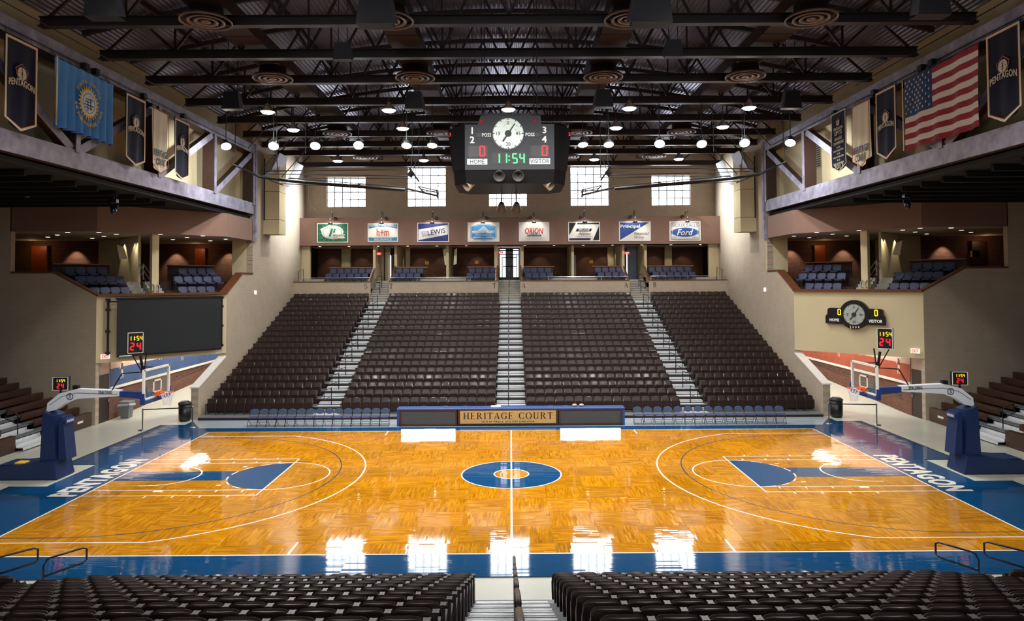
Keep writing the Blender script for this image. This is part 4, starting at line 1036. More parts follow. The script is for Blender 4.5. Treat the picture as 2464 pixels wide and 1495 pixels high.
exit_sign(frame((9.1, 28.9, 9.25), (1, 0, 0), (0, 0, 1)), 'red exit sign over the right upper stair', .34, .19, True)

# ------------------------------------------------------------------ basketball hoops
ARMG = mat('pale_grey_pad', '#d3dbe1', .4); ORANGE = mat('rim_orange', '#e85a1c', .4); NETM = mat('net_cord', '#e8ecf2', .8); ACRY = mat('clear_acrylic', '#8fb0a8', .05, alpha=.12); NAVYA = mat('navy_arm_paint', '#243d7a', .35)
def hoop(s):
    L_ = SIDE[s]; X = lambda a: s*a
    t = thing('basketball_hoop', 'portable basketball hoop with navy padded base at the %s end' % L_, 'basketball hoop', (X(17), .15, 0))
    b = MB(); b.prism([(X(16.45), -.38, 0), (X(16.6), -.38, .64), (X(17.25), -.38, .60), (X(18.8), -.38, .43), (X(18.8), -.38, 0)], (0, 1.05, 0)); b.build('base', NAVY, t)
    b = MB(); b.prism([(X(16.62), -.2, .64), (X(16.72), -.2, 2.25), (X(17.12), -.2, 2.42), (X(17.2), -.2, .6)], (0, .7, 0)); b.build('mast_pad', NAVY, t)
    b = MB(); b.prism([(X(16.25), -.15, .64), (X(16.42), -.15, 2.2), (X(16.56), -.15, 2.2), (X(16.55), -.15, .64)], (0, .6, 0)); b.build('front_pad', NAVY, t)
    b = MB(); b.prism([(X(17.12), -.0, 2.35), (X(17.08), 0, 2.69), (X(16.65), 0, 3.04), (X(16.0), 0, 3.2), (X(14.45), 0, 3.13), (X(14.45), 0, 2.93), (X(16.0), 0, 2.84), (X(16.45), 0, 2.67), (X(16.75), 0, 2.45)], (0, .3, 0)); arm = b.build('boom', ARMG, t)
    b = MB(); b.bar((X(17.0), -.008, 2.62), (X(16.55), -.008, 2.93), .008, .012); b.bar((X(16.55), -.008, 2.93), (X(16.0), -.008, 3.06), .008, .012); b.bar((X(16.0), -.008, 3.06), (X(14.5), -.008, 3.0), .008, .012); b.build('seam', DGREY, arm)
    F = frame((X(14.95), -.005, 3.07), (1, 0, 0), (0, 0, 1)); text('SPALDING', F, mat('navy_ink', '#1a2540', .5), arm, w=.5, h=.12, bold=.03, ext=.004)
    F = frame((X(16.25), -.005, 2.93), (1, 0, 0), (0, 0, 1)); b = MB(); ring(b, F, .1, .125, n=24, t=.005); b.build('emblem_ring', MATS['navy_ink'], arm); text('S', F, MATS['navy_ink'], arm, h=.13, bold=.01, ext=.004)
    b = MB(); b.prism([(X(14.75), .03, 3.11), (X(13.35), .03, 3.06), (X(13.35), .03, 2.78), (X(14.5), .03, 2.9)], (0, .24, 0)); b.build('arm_tip', NAVYA, t)
    F = frame((X(16.42) if s < 0 else X(16.42), .12, 2.05), (0, -s, 0), (0, 0, 1)); F = frame((X(16.34), .15, 2.05), (0, -s, 0), (0, 0, 1))
    flat(rect(-.26, .26, -.1, .1), F, MATS['navy_arm_paint'], t, 'badge', .0, .02); text('SPALDING', F, WHITE, t, w=.4, h=.09, at=(0, -.02), bold=.03, ext=.024)
    # backboard
    bb = MB().box(min(X(13.1), X(13.13)), max(X(13.1), X(13.13)), -.84, 1.04, 2.93, 3.96).build('glass_board', ACRY, t)
    fr = MB()
    for (ya, yb, za, zb) in ((-.84, 1.04, 3.92, 3.99), (-.84, 1.04, 2.88, 2.95), (-.86, -.78, 2.88, 3.99), (.98, 1.06, 2.88, 3.99)): fr.box(min(X(13.08), X(13.16)), max(X(13.08), X(13.16)), ya, yb, za, zb)
    fr.build('board_frame', WHITE, t)
    sq = MB(); 
    for (ya, yb, za, zb) in ((-.2, .4, 3.48, 3.53), (-.2, .4, 3.07, 3.11), (-.2, -.15, 3.07, 3.53), (.35, .4, 3.07, 3.53)): sq.box(min(X(13.07), X(13.1)), max(X(13.07), X(13.1)), ya, yb, za, zb)
    sq.build('target_square', WHITE, t)
    MB().box(min(X(13.04), X(13.2)), max(X(13.04), X(13.2)), -.9, 1.1, 2.76, 2.9).box(min(X(13.06), X(13.2)), max(X(13.06), X(13.2)), -.92, -.86, 2.76, 3.15).box(min(X(13.06), X(13.2)), max(X(13.06), X(13.2)), 1.06, 1.12, 2.76, 3.15).build('edge_pad', NAVYA, t)
    MB().box(min(X(12.96), X(13.08)), max(X(12.96), X(13.08)), -.05, .25, 2.96, 3.1).build('rim_mount', ORANGE, t)
    rm = MB(); rm.tube([(X(12.72)+.229*math.cos(a), .1+.229*math.sin(a), 3.05) for a in [2*PI*k/24 for k in range(24)]], .012, 6, True); rm.bar((X(12.96), .0, 3.02), (X(12.85), .0, 3.04), .03); rm.bar((X(12.96), .2, 3.02), (X(12.85), .2, 3.04), .03)
    rim = rm.build('rim', ORANGE, t, smooth=True)
    nb = MB(); lv = [(.225, 3.04), (.2, 2.93), (.165, 2.82), (.14, 2.72), (.13, 2.63), (.125, 2.58)]; c0 = (X(12.72), .1)
    for k in range(12):
        for dr_ in (-1, 1):
            nb.tube([(c0[0]+r*math.cos(2*PI*k/12+dr_*i*.26), c0[1]+r*math.sin(2*PI*k/12+dr_*i*.26), z) for i, (r, z) in enumerate(lv)], .009, 4)
    o = nb.build('net', NETM, t); o['kind'] = 'stuff'
    # shot clock post
    MB().bar((X(13.5), .1, 3.0), (X(13.72), .1, 4.4), .07).bar((X(13.6), .1, 3.7), (X(13.95), -.1, 4.5), .04).bar((X(13.6), .1, 3.7), (X(13.6), .3, 4.5), .04).bar((X(13.65), .1, 4.0), (X(13.15), .1, 3.97), .03).bar((X(13.65), .1, 3.8), (X(14.4), .1, 3.75), .035).bar((X(14.4), .1, 3.75), (X(14.75), .1, 3.15), .035).build('clock_post', BLACK, t)
    def shot(c, w_, h_, nx_, ny_, dg, name):
        n_ = Vector((nx_, ny_, 0)).normalized(); xd = Vector((0, 0, 1)).cross(n_); F = frame(c, xd, (0, 0, 1))
        bx = flat(rect(-w_/2, w_/2, -h_/2, h_/2), F, BLACK, t, name, -.16, .16)
        fb = MB(); e = .02
        for (a0, a1, b0, b1) in ((-w_/2, w_/2, h_/2-e, h_/2), (-w_/2, w_/2, -h_/2, -h_/2+e), (-w_/2, -w_/2+e, -h_/2, h_/2), (w_/2-e, w_/2, -h_/2, h_/2)): fb.prism([F @ Vector((p_[0], p_[1], 0)) for p_ in rect(a0, a1, b0, b1)], F.to_3x3() @ Vector((0, 0, .012)))
        fb.build('face_frame', WHITE, bx)
        digits('11:54', F, YELLED, bx, h_*.22*min(1, w_/.52*1.0), (0, h_*.22), adv=.62 if h_ > .6 else .72); digits('24', F, REDLED, bx, h_*.38, (0, -h_*.17), adv=.75, t=h_*.06)
    shot((X(13.78), -.15, 4.9), .52, .76, -s*.62, -.8, 1, 'shot_clock')
    shot((X(16.8), .3, 3.36), .55, .5, -s*.12, -1, 1, 'rear_shot_clock'); MB().bar((X(16.75), .25, 3.0), (X(16.75), .25, 3.15), .05).build('clock_bracket', BLACK, t)
    MB().box(min(X(16.0), X(16.2)), max(X(16.0), X(16.2)), .05, .2, 3.18, 3.32).build('camera_box', BLACK, t)
    MB().box(min(X(17.3), X(18.6)), max(X(17.3), X(18.6)), -.3, .6, .5, .52).build('base_cover', NAVY, t)
hoop(-1); hoop(1)
tag(MB().bbox(-18.1, -17.75, -.25, .1, .53, .58, .02).build('towel', mat('yellow_cloth', '#e8b820', .8)), 'folded yellow cloth on the left hoop base', 'cloth')

# ------------------------------------------------------------------ bins, stanchions
def stanchion(lab, x, y):
    t = thing('stanchion', lab, 'stanchion', (x, y, 0)); MB().lathe([(.19, 0), (.19, .02), (.05, .05), (.03, .06)], (x, y, -.02), 20).build('base_plate', CHROME, t, smooth=True)
    MB().lathe([(.032, .04), (.032, .98), (.04, .98), (.04, 1.04), (.02, 1.05)], (x, y, -.02), 12).build('post', CHROME, t, smooth=True); return t
for s in (-1, 1):
    stanchion('steel belt stanchion at the %s rear corner of the court, outer one' % SIDE[s], s*17.85, 8.3 if s < 0 else 8.5); stanchion('steel belt stanchion at the %s rear corner of the court, inner one' % SIDE[s], s*15.65, 8.8)
    tag(MB().bar((s*17.82, 8.3 if s < 0 else 8.5, .97), (s*15.68, 8.8, .97), .008, .05).build('retractable_belt', BLACK), 'black belt stretched between the two %s stanchions' % SIDE[s], 'belt')
    x, y = s*16.85, 10.6
    t = thing('round_bin', 'black round litter bin by the low wall at the %s' % SIDE[s], 'bin', (x, y, -.03))
    MB().lathe([(.25, -.03), (.3, .1), (.31, .85)], (x, y, 0), 20).build('bin_body', BLACK, t, smooth=True); MB().lathe([(.33, .85), (.33, .9), (.2, 1.0), (.12, 1.0)], (x, y, 0), 20).build('bin_lid', DGREY, t, smooth=True)
x, y = -20.35, 11.5
t = thing('grey_bin', 'square grey litter bin with a plastic bag by the left ramp wall', 'bin', (x, y, 0)); BG = mat('grey_bin_plastic', '#6d7478', .5)
b = MB(); b.v = [(x+a*.2, y+c*.2, 0.0) for a, c in ((-1, -1), (1, -1), (1, 1), (-1, 1))]+[(x+a*.27, y+c*.27, .75) for a, c in ((-1, -1), (1, -1), (1, 1), (-1, 1))]; b.f = [(3, 2, 1, 0), (4, 5, 6, 7)]+[(i, (i+1) % 4, (i+1) % 4+4, i+4) for i in range(4)]; b.m = [0]*6; b.build('bin_body', BG, t)
b = MB(); b.bbox(x-.3, x+.3, y-.3, y+.3, .72, .86, .02); b.build('bin_rim', BG, t); b = MB(); b.prism([(x-.31, y-.31, .62), (x+.33, y-.33, .68), (x+.31, y+.31, .6), (x-.33, y+.33, .68)], (0, 0, .12)); b.build('bag_cuff', mat('plastic_bag', '#b9c0c4', .3), t)

# ------------------------------------------------------------------ end bleachers
for s in (-1, 1):
    L_ = SIDE[s]; X = lambda a: s*a
    t = thing('end_bleacher', 'brown bench bleacher with aluminium aisle steps behind the %s hoop' % L_, 'bleacher', (X(23), 3, 0))
    for k in range(14):
        a = 21.0+.605*k; z = .62+.25*k
        for (ya, yb) in ((6.1, 9.45), (-9.5, 4.0)):
            b = MB(); x0, x1 = sorted((X(a), X(a+.05)))
            b.box(x0, x1, ya, yb, (z-.24) if k else -.03, z); x0, x1 = sorted((X(a), X(a+.24))); b.box(x0, x1, ya, yb, z, z+.035); b.build('bench_board', BOARD, t)
        if k:
            x0, x1 = sorted((X(a-.36), X(a+.25))); MB().box(x0, x1, -9.5, 9.45, z-.42, z-.38).build('foot_deck', MATS['grey_deck_boards'], t)
        for h in (0, 1):
            aa = a-.3+h*.3; zz = .14+.25*k+h*.125
            b = MB(); x0, x1 = sorted((X(aa), X(aa+.3))); b.box(x0, x1, 4.05, 6.05, zz-.03, zz); x0, x1 = sorted((X(aa), X(aa+.02))); b.box(x0, x1, 4.05, 6.05, zz-.12, zz-.03); b.build('aisle_step', ALU, t)
    b = MB(); 
    for k in range(14): a = 21.06+.605*k; x0, x1 = sorted((X(a), X(a+.6))); b.box(x0, x1, -9.4, 9.4, -.03, max(.0, .1+.25*k-.2))
    b.build('understructure', BLACK, t)
    for j, k in enumerate((1, 3, 5)):
        a = 21+.605*k; z = .2+.25*k
        tr = thing('bleacher_rail', 'dark rail on the %s end bleacher aisle, %s from the front' % (L_, ORD[j]), 'handrail', (X(a), 5, z)); MB().tube([(X(a), 5, z), (X(a), 5, z+.9), (X(a+.1), 5, z+.98), (X(a+.5), 5, z+1.12), (X(a+.55), 5, z+.75), (X(a), 5, z+.5)], .024).build('rail_tube', RAILM, tr)
    MB().box(min(X(20.985), X(21)), max(X(20.985), X(21)), 8.3, 8.75, .28, .38).build('maker_label', WHITE, t)
# ------------------------------------------------------------------ sponsor signs
def M_(h, e=.12): return mat('print_'+h, h, .5)
SW = M_('#f4f2ec')
def sponsor(i, x0, x1, z0, z1, lab, bg):
    cx, cz = (x0+x1)/2, (z0+z1)/2; t = thing('sponsor_sign', lab, 'sign', (cx, 28.55, cz)); F = frame((cx, 28.56, cz), (1, 0, 0), (0, 0, 1)); w_, h_ = x1-x0, z1-z0
    flat(rect(-w_/2, w_/2, -h_/2, h_/2), F, SW, t, 'sign_border', -.03, .04); e = .07
    flat(rect(-w_/2+e, w_/2-e, -h_/2+e, h_/2-e), F, M_(bg), t, 'sign_face', .01, .004)
    return t, F @ Matrix.Translation((0, 0, .016)), w_, h_
z0, z1 = 10.17, 11.68
t, F, W_, H_ = sponsor(1, -14.95, -12.53, z0, z1, 'green sponsor sign with white oval emblem, first from left', '#1f6a4c')
b = MB()
for k in range(16):
    a = 2*PI*k/16; b.prism([F @ Vector((x, y, 0)) for x, y in ((0, 0), (min(max(1.1*math.cos(a), -1.12), 1.12), min(max(.9*math.sin(a), -.66), .66)), (min(max(1.1*math.cos(a+.15), -1.12), 1.12), min(max(.9*math.sin(a+.15), -.66), .66)))], (0, -.002, 0))
b.build('rays', M_('#2f8562'), t)
flat([(x+.0, y+.05) for x, y in circ(.85, 36, ry=.52)], F, SW, t, 'oval', .003, .003); b = MB(); ring(b, F, .72, .75, (0, .05), 40, z=.007, t=.002, sy=.6); b.build('oval_line', BLKTXT, t)
flat([(-.95, .3), (-.2, .62), (-.12, .38), (-.85, .08)], F, SW, t, 'ribbon', .006, .002); flat([(-.05, -.5), (1.0, -.42), (.85, -.28), (1.0, -.12), (.0, -.22)], F, SW, t, 'ribbon', .007, .002)
flat([(-.3, -.3), (-.14, -.3), (.05, .32), (-.11, .32)], F, M_('#158a6c'), t, 'emblem_bar', .01, .002); flat([(.02, .0), (.16, .0), (.26, .32), (.12, .32)], F, M_('#158a6c'), t, 'emblem_bar', .01, .002)
text('PREMIER', F, M_('#1f6a4c'), t, w=.85, h=.13, at=(.45, -.22), bold=.02, ext=.013, shear=.2); text('Bankcard', F, M_('#b04a3a'), t, w=.75, h=.13, at=(.4, -.4), ext=.013, shear=.2); text('PREMIER', F, M_('#8a8f8a'), t, w=.6, h=.1, at=(-.35, .36), ext=.013)
t, F, W_, H_ = sponsor(2, -11.02, -8.67, z0+.04, z1-.04, 'blue and white sponsor sign with orange letters, second from left', '#3f88b0')
flat([(-1.1, .3)]+[(-1.1+2.2*k/10, .3+.14*(1-((k-5)/5)**2)) for k in range(11)]+[(1.1, .3), (1.1, -.36)]+[(1.1-2.2*k/10, -.36-.04*(1-((k-5)/5)**2)) for k in range(11)], F, SW, t, 'white_band', .002, .002)
text('HOWALT+McDOWELL', F, SW, t, w=2.1, h=.18, at=(0, .55), bold=.02, ext=.005); text('INSURANCE', F, SW, t, w=1.35, h=.18, at=(0, -.54), bold=.03, ext=.005); text('h+m', F, M_('#d8542c'), t, w=.95, h=.55, at=(0, .02), bold=.03, ext=.006)
t, F, W_, H_ = sponsor(3, -7.19, -4.72, z0, z1, 'dark blue sponsor sign crossed by a slanted white band, third from left', '#2c3a86')
flat([(-1.14, .22), (1.14, .58), (1.14, -.18), (-1.14, -.6)], F, SW, t, 'white_band', .002, .002)
R3 = F @ Matrix.Rotation(.15, 4, 'Z'); text('LEWIS', R3, M_('#2c3a86'), t, w=1.35, h=.38, at=(.25, .0), bold=.02, ext=.006)
b = MB()
for q_ in (.2, .13, .06):
    for (a0, a1, c0, c1) in ((-q_, q_, q_-.025, q_), (-q_, q_, -q_, -q_+.025), (-q_, -q_+.025, -q_, q_), (q_-.025, q_, -q_, q_)): b.prism([R3 @ Vector((x-.68, y-.02, .005)) for x, y in rect(a0, a1, c0, c1)], (0, -.002, 0))
b.build('square_spiral', M_('#2c3a86'), t)
t, F, W_, H_ = sponsor(4, -3.29, -.82, z0, z1, 'white sponsor sign with blue badge and white letters, fourth from left', '#f1efe8')
P_ = [(-1.0, -.45), (-.7, -.58), (0, -.66), (.7, -.58), (1.0, -.45), (1.0, .42), (.7, .52), (.45, .62), (0, .66), (-.45, .62), (-.7, .52), (-1.0, .42)]
flat(P_, F, M_('#2f7fc0'), t, 'badge', .002, .002); flat([(x*.95, y*.94) for x, y in P_], F, SW, t, 'badge_line', .005, .001); flat([(x*.92, y*.9) for x, y in P_], F, M_('#4a94cc'), t, 'badge_field', .007, .002)
flat([(-.45, .1), (0, .5), (.45, .1)], F, M_('#a9d0ea'), t, 'light_cone', .010, .001)
text('MIDCONTINENT', F, SW, t, w=1.75, h=.2, at=(0, 0), bold=.04, ext=.013); text('Communications', F, SW, t, w=1.2, h=.13, at=(0, -.22), ext=.013); text('* * *', F, SW, t, w=.3, h=.07, at=(0, -.42), ext=.013)
for sx_ in (-1, 1): flat(rect(sx_*.5-.3, sx_*.5+.3, -.43, -.38), F, SW, t, 'badge_bar', .012, .001)
t, F, W_, H_ = sponsor(5, .67, 3.04, z0+.02, z1, 'white sponsor sign with red slanted letters, fourth from right', '#f2ede6')
text('ORION', F, M_('#cf3044'), t, w=1.4, h=.45, at=(0, .05), bold=.03, ext=.004, shear=.15); flat(rect(-.52, .55, -.36, -.24), F, M_('#262a5a'), t, 'dark_bar', .002, .002); text('FOOD SYSTEMS', F, SW, t, w=.95, h=.08, at=(.01, -.3), ext=.006)
t, F, W_, H_ = sponsor(6, 4.5, 6.97, z0, z1, 'white and black sponsor sign with script lettering, third from right', '#f4f1ea')
flat([(-1.16, .68), (-.62, .68), (-1.16, -.3)], F, BLKTXT, t, 'black_corner', .002, .002); flat([(1.16, .45), (1.16, -.68), (.68, -.68)], F, BLKTXT, t, 'black_corner', .002, .002); flat([(-.5, .68), (1.16, .68), (1.16, .56), (-.56, .56)], F, BLKTXT, t, 'black_bar', .002, .002); flat([(-1.16, -.52), (.52, -.52), (.45, -.68), (-1.16, -.68)], F, M_('#20264a'), t, 'black_bar', .002, .002)
flat([(-.66, .0), (.52, .0), (.62, .22), (-.56, .22)], F, BLKTXT, t, 'name_bar', .002, .002); text('PRIDE', F, SW, t, w=.85, h=.14, at=(0, .11), bold=.03, ext=.006, shear=.2); text('Neon', F, BLKTXT, t, w=.95, h=.22, at=(.02, -.18), ext=.005, shear=.5); text('SIGN SYSTEMS', F, M_('#c0504a'), t, w=1.2, h=.05, at=(0, -.38), ext=.005)
t, F, W_, H_ = sponsor(7, 8.44, 10.9, z0, z1, 'sponsor sign split diagonally blue and white, second from right', '#f4f2ec')
flat([(-1.16, .69), (1.12, .69), (-1.16, -.68)], F, M_('#25468c'), t, 'blue_triangle', .002, .002); text('Principal', F, SW, t, w=1.5, h=.32, at=(-.36, .36), bold=.03, ext=.006)
text('Financial', F, BLKTXT, t, w=1.1, h=.25, at=(.5, -.18), ext=.005, shear=.15); text('Group', F, BLKTXT, t, w=.75, h=.27, at=(.32, -.48), ext=.005, shear=.15)
t, F, W_, H_ = sponsor(8, 12.34, 14.77, z0, z1, 'white sponsor sign with blue oval script emblem, first from right', '#f6f5f0')
b = MB()
for (a0, a1, c0, c1) in ((-1.1, 1.1, .62, .66), (-1.1, 1.1, -.66, -.62), (-1.1, -1.06, -.66, .66), (1.06, 1.1, -.66, .66)): b.prism([F @ Vector((x, y, .002)) for x, y in rect(a0, a1, c0, c1)], (0, -.003, 0))
b.build('inner_border', M_('#1c2c50'), t)
text('SIOUX FALLS', F, M_('#1c2c50'), t, w=2.0, h=.26, at=(0, .45), ext=.005); flat(circ(1.08, 44, ry=.37, c=(0, -.1)), F, M_('#2458a6'), t, 'oval', .006, .002); b = MB(); ring(b, F, 1.0, 1.03, (0, -.1), 44, z=.009, t=.002, sy=.35); b.build('oval_line', SW, t)
text('Ford', F, SW, t, w=1.25, h=.46, at=(0, -.1), bold=.02, ext=.013, shear=.35); text('EST', F, M_('#1c2c50'), t, w=.33, h=.13, at=(-.82, -.52), ext=.005); text('1903', F, M_('#1c2c50'), t, w=.42, h=.13, at=(.8, -.52), ext=.005)
for i, px_ in enumerate((795, 918, 1040, 1162, 1285, 1407, 1528, 1654)):
    x = at(px_, 545, 1, 27.9).x
    t = thing('gooseneck_lamp', 'black gooseneck lamp over the %s sponsor sign from left' % ORD[i], 'lamp', (x, 28.6, 12.1), group='gooseneck lamps over the sponsor signs')
    MB().tube([(x, 28.62, 12.1), (x, 28.5, 12.35), (x, 28.2, 12.5), (x, 27.9, 12.4), (x, 27.8, 12.1), (x, 27.85, 11.7)], .022, 6).build('gooseneck', BLACK, t, smooth=True)
    MB().lathe([(.04, .14), (.09, .1), (.2, -.02), (.19, -.03), (.08, .05)], (x, 27.85, 11.58), 16, cap=False).build('shade', BLACK, t, smooth=True); MB().lathe([(.001, -.0), (.09, -.0)], (x, 27.85, 11.6), 12, cap=False).build('bulb', DOWNM, t)
    MB().bbox(x-.1+.25*(1 if i < 4 else -1), x+.1+.25*(1 if i < 4 else -1), 28.3, 28.6, 11.9, 12.15, .03).build('junction_box', BLACK, t)
    spot((x, 27.75, 11.95), (x, 28.6, 10.9), 90, (1, .95, .86), 110, .7, .05)
# aisle letters on the parapets
for c, x in (('S', -10.85), ('T', -8.95), ('T', -1.2), ('A', 1.0), ('A', 8.7), ('B', 10.85)):
    t = thing('section_letter', 'brown block letter %s on the tan parapet, %s' % (c, {-10.85: 'far left', -8.95: 'right of the left stair', -1.2: 'left of the centre stair', 1.0: 'right of the centre stair', 8.7: 'left of the right stair', 10.85: 'far right'}[x]), 'letter', (x, 26.98, 6.75))
    serif_text(c, frame((x, 26.995, 6.78), (1, 0, 0), (0, 0, 1)), mat('brown_letter', '#4a3024', .5), t, .28, .38, name='letter_form')

# ------------------------------------------------------------------ interiors of the far boxes
for i, (x, y0, y1) in enumerate(((-10.6, 29, 33.8), (-9.0, 29.4, 33.8), (-4.92, 29.3, 33.8), (-1.15, 29.2, 33.8), (.95, 29.2, 33.8), (4.9, 29.3, 33.8), (8.85, 29.2, 33.8), (10.6, 29.2, 33.8))):
    struct(MB().box(x-.1, x+.1, y0, y1, 6.9, 9.94).build('wall_back', PLASTER), 'tan partition between the far boxes, %s from left' % ORD[i])
for i, (a, c, y) in enumerate(((-14.2, -13.45, 33.4), (-15.9, -15.6, 29.0), (-8.6, -8.25, 32), (13.0, 13.6, 33.3), (15.5, 16.0, 29.0), (8.2, 8.7, 33.2))):
    struct(MB().box(a, c, y, y+.3, 6.9, 9.94).build('trim_4', PLASTER), 'tan column inside the far boxes, %s' % ORD[i])
struct(MB().box(-16.28, -15.9, 29.0, 29.1, 6.9, 9.94).build('trim_5', PLASTER), 'tan jamb at the left end'); struct(MB().box(16.0, 16.28, 29.0, 29.1, 6.9, 9.94).build('trim_5', PLASTER), 'tan jamb at the right end')
for i, (px_, py_) in enumerate(((1027, 633), (1147, 631), (1423, 630))):
    p = at(px_, py_, 1, 33.7); t = thing('wall_notice', 'small yellow notice on the brick inside the far boxes, %s from left' % ORD[i], 'notice', p); F = frame((p.x, 33.78, p.z), (1, 0, 0), (0, 0, 1)); flat(rect(-.15, .15, -.13, .13), F, mat('yellow_notice', '#d8a520', .6), t, 'notice_sheet', 0, .01)
    flat(rect(-.1, .1, -.02, .0), F, BLKTXT, t, 'print_line', .012, .002); flat(rect(-.1, .1, .04, .06), F, BLKTXT, t, 'print_line', .012, .002)
for i, (x, a) in enumerate(((-5.2, .1), (-4.3, -.12))):
    t = thing('small_banner', 'small white hanging banner by the far box partition, %s' % ('left', 'right')[i], 'banner', (x, 29.6, 9.3)); b = MB(); b.prism([(x-.1, 29.6, 9.6), (x+.12, 29.6, 9.75), (x+.2+a, 29.6, 8.5), (x-.05+a, 29.6, 8.4)], (0, .02, 0)); b.build('cloth', CREAM, t); MB().bar((x-.2, 29.6, 9.75), (x+.2, 29.6, 9.75), .02).bar((x, 29.6, 9.75), (x, 29.6, 9.94), .015).build('rod', BLACK, t)
# doors at the stair heads
def door(n, x0, x1, y, z0, z1, m, lab, frame_m=NAVYA, bars=()):
    dr = struct(MB().box(x0, x1, y, y+.04, z0, z1).build('door_%d' % n, m), lab)
    for (a, c, e, g) in ((x0, x0+.07, z0, z1), (x1-.07, x1, z0, z1), (x0, x1, z1-.07, z1), (x0, x1, z0, z0+.25)): MB().box(a, c, y-.06, y, e, g).build('door_frame', frame_m, dr)
    for (a, c, e, g, mm) in bars: MB().box(a, c, y-.08, y, e, g).build('door_bar', mm, dr)
    return dr
NV = mat('navy_door_frame', '#16213f', .4); CURT = mat('grey_curtain', '#5c5f70', .7)
door(3, -.93, .75, 32.5, 7.2, 9.85, GLASSD, 'daylit glass door at the head of the centre aisle', NV, ((-.93, .75, 9.3, 9.36, NV), (-.93, .75, 9.62, 9.7, NV), (-.62, .5, 8.3, 8.38, NV), (-.7, -.64, 7.2, 9.1, NV), (.5, .56, 7.2, 9.3, NV), (-.38, .25, 7.4, 9.8, CURT), (-.64, .5, 9.02, 9.08, NV)))
door(4, -9.85, -9.15, 32.5, 7.2, 9.4, mat('tan_grille', '#8a7a60', .6), 'dark framed grille door at the head of the left aisle', BLACK, tuple((x, x+.03, 7.2, 9.3, BLACK) for x in (-9.7, -9.55, -9.4, -9.28))+((-9.85, -9.15, 8.2, 8.28, BLACK),))
struct(MB().box(-9.93, -9.86, 32.4, 32.44, 7.2, 9.3).build('window_11', GLASSD), 'sliver of daylit glass beside the left door')
struct(MB().box(-10.4, -9.95, 32.6, 32.8, 7.2, 9.94).build('wall_back', PLASTER), 'grey wall beside the left stair head')
struct(MB().box(9.62, 9.7, 32.4, 32.44, 7.2, 9.4).build('window_12', GLASSD), 'sliver of daylit glass beside the right column')
struct(MB().box(9.7, 10.45, 32.3, 32.6, 7.2, 9.94).build('trim_6', mat('blue_lit_plaster', '#8d9dbb', .7)), 'blue-lit column at the head of the right aisle')  # blue light on the column put into its plaster colour
door(5, 5.05, 5.55, 33.6, 7.2, 9.3, mat('bluish_door', '#a2b6d8', .5), 'bluish lit door inside the inner right box', PLASTER)

# ------------------------------------------------------------------ corner box interiors
for s in (-1, 1):
    L_ = SIDE[s]
    for i, (xa, xb, y) in enumerate(((28.7, 29.7, 17.75), (20.75, 21.5, 22.05))):
        x0, x1 = sorted((s*xa, s*xb)); t = tag(MB().bbox(x0, x1, y-.06, y+.1, 7.17, 9.45, .02).build('wood_panel', REDWOOD if (s < 0 or i == 1) else DKWOOD), 'reddish wood wall panel in the %s corner box, %s one' % (L_, ('outer', 'inner')[i]), 'wall panel')
        point(((x0+x1)/2, y-.7, 9.4), 7, (1, .6, .3), .05)
    A = (s*20.9, 9.6); B = (s*16.3, 14.5); ln = math.hypot(A[0]-B[0], A[1]-B[1]); ux, uy = (B[0]-A[0])/ln, (B[1]-A[1])/ln; vx, vy = s*abs(uy), abs(ux)
    def q(uu, vv, z): return (A[0]+ux*uu+vx*vv, A[1]+uy*uu+vy*vv, z)
    t = thing('small_banner', 'small white banner hung in the %s corner box' % L_, 'banner', q(2.3, 4, 9.2)); b = MB(); b.prism([q(2.2, 4, 9.3), q(2.55, 4, 9.15), q(2.75, 4.05, 8.5), q(2.35, 4, 8.45)], (.01, .02, 0)); b.build('cloth', CREAM, t); MB().bar(q(2.1, 4, 9.35), q(2.6, 4, 9.35), .02).bar(q(2.35, 4, 9.35), q(2.35, 4, 9.77), .015).build('rod', BLACK, t)
    dl = ((115, 570), (138, 565), (163, 559), (222, 573), (250, 568), (238, 559), (280, 563), (386, 563), (416, 576), (450, 571), (488, 567), (506, 579), (543, 575), (589, 582))
    for i, (px_, py_) in enumerate(dl):
        p = at(px_, py_, 2, 9.76); x = p.x if s < 0 else -p.x
        dn = thing('downlight', 'small round lit downlight in the %s corner box soffit, %s' % (L_, ORD[i]), 'ceiling light', (x, p.y, 9.75), group='downlights of the corner boxes'); MB().lathe([(.13, 9.74), (.15, 9.755), (.15, 9.76)], (x, p.y, 0), 14).build('trim_ring', WHITE, dn); MB().lathe([(.001, 9.735), (.11, 9.735)], (x, p.y, 0), 14, cap=False).build('lens', DOWNM, dn)
    for (uu, vv, pw) in ((2.6, 3.0, 14), (-2.5, 6.8, 14), (1.2, 6.5, 10), (5.5, 7.2, 14)): 
        p = q(uu, vv, 9.6); spot(p, (p[0], p[1], 6), pw*3.5, (1, .88, .66), 75, .5, .05)
    # wall washers
    for (x, y) in ((s*27, 17.3), (s*19.2, 21.6), (s*22.8, 21.6)): spot((x, y, 9.6), (x, y+.45, 7.9), 130, (1, .85, .62), 75, .6, .04)
    spot(q(2.55, 2.6, 9.65), q(2.9, 2.6, 7.9), 90, (1, .9, .66), 60, .5, .04); spot(q(2.55, 4.6, 9.65), q(2.9, 4.6, 7.9), 90, (1, .9, .66), 60, .5, .04)
    spot((s*18.8, 12.8, 4.9), (s*19.8, 15.5, 0), 450, (1, .95, .88), 140, .7, .2); spot((s*18.3, 19, 4.9), (s*20, 20, 0), 550, (1, .96, .92), 150, .7, .3); spot((s*18.3, 27, 5.0), (s*20, 27, 0), 450, (1, .96, .92), 150, .7, .3)
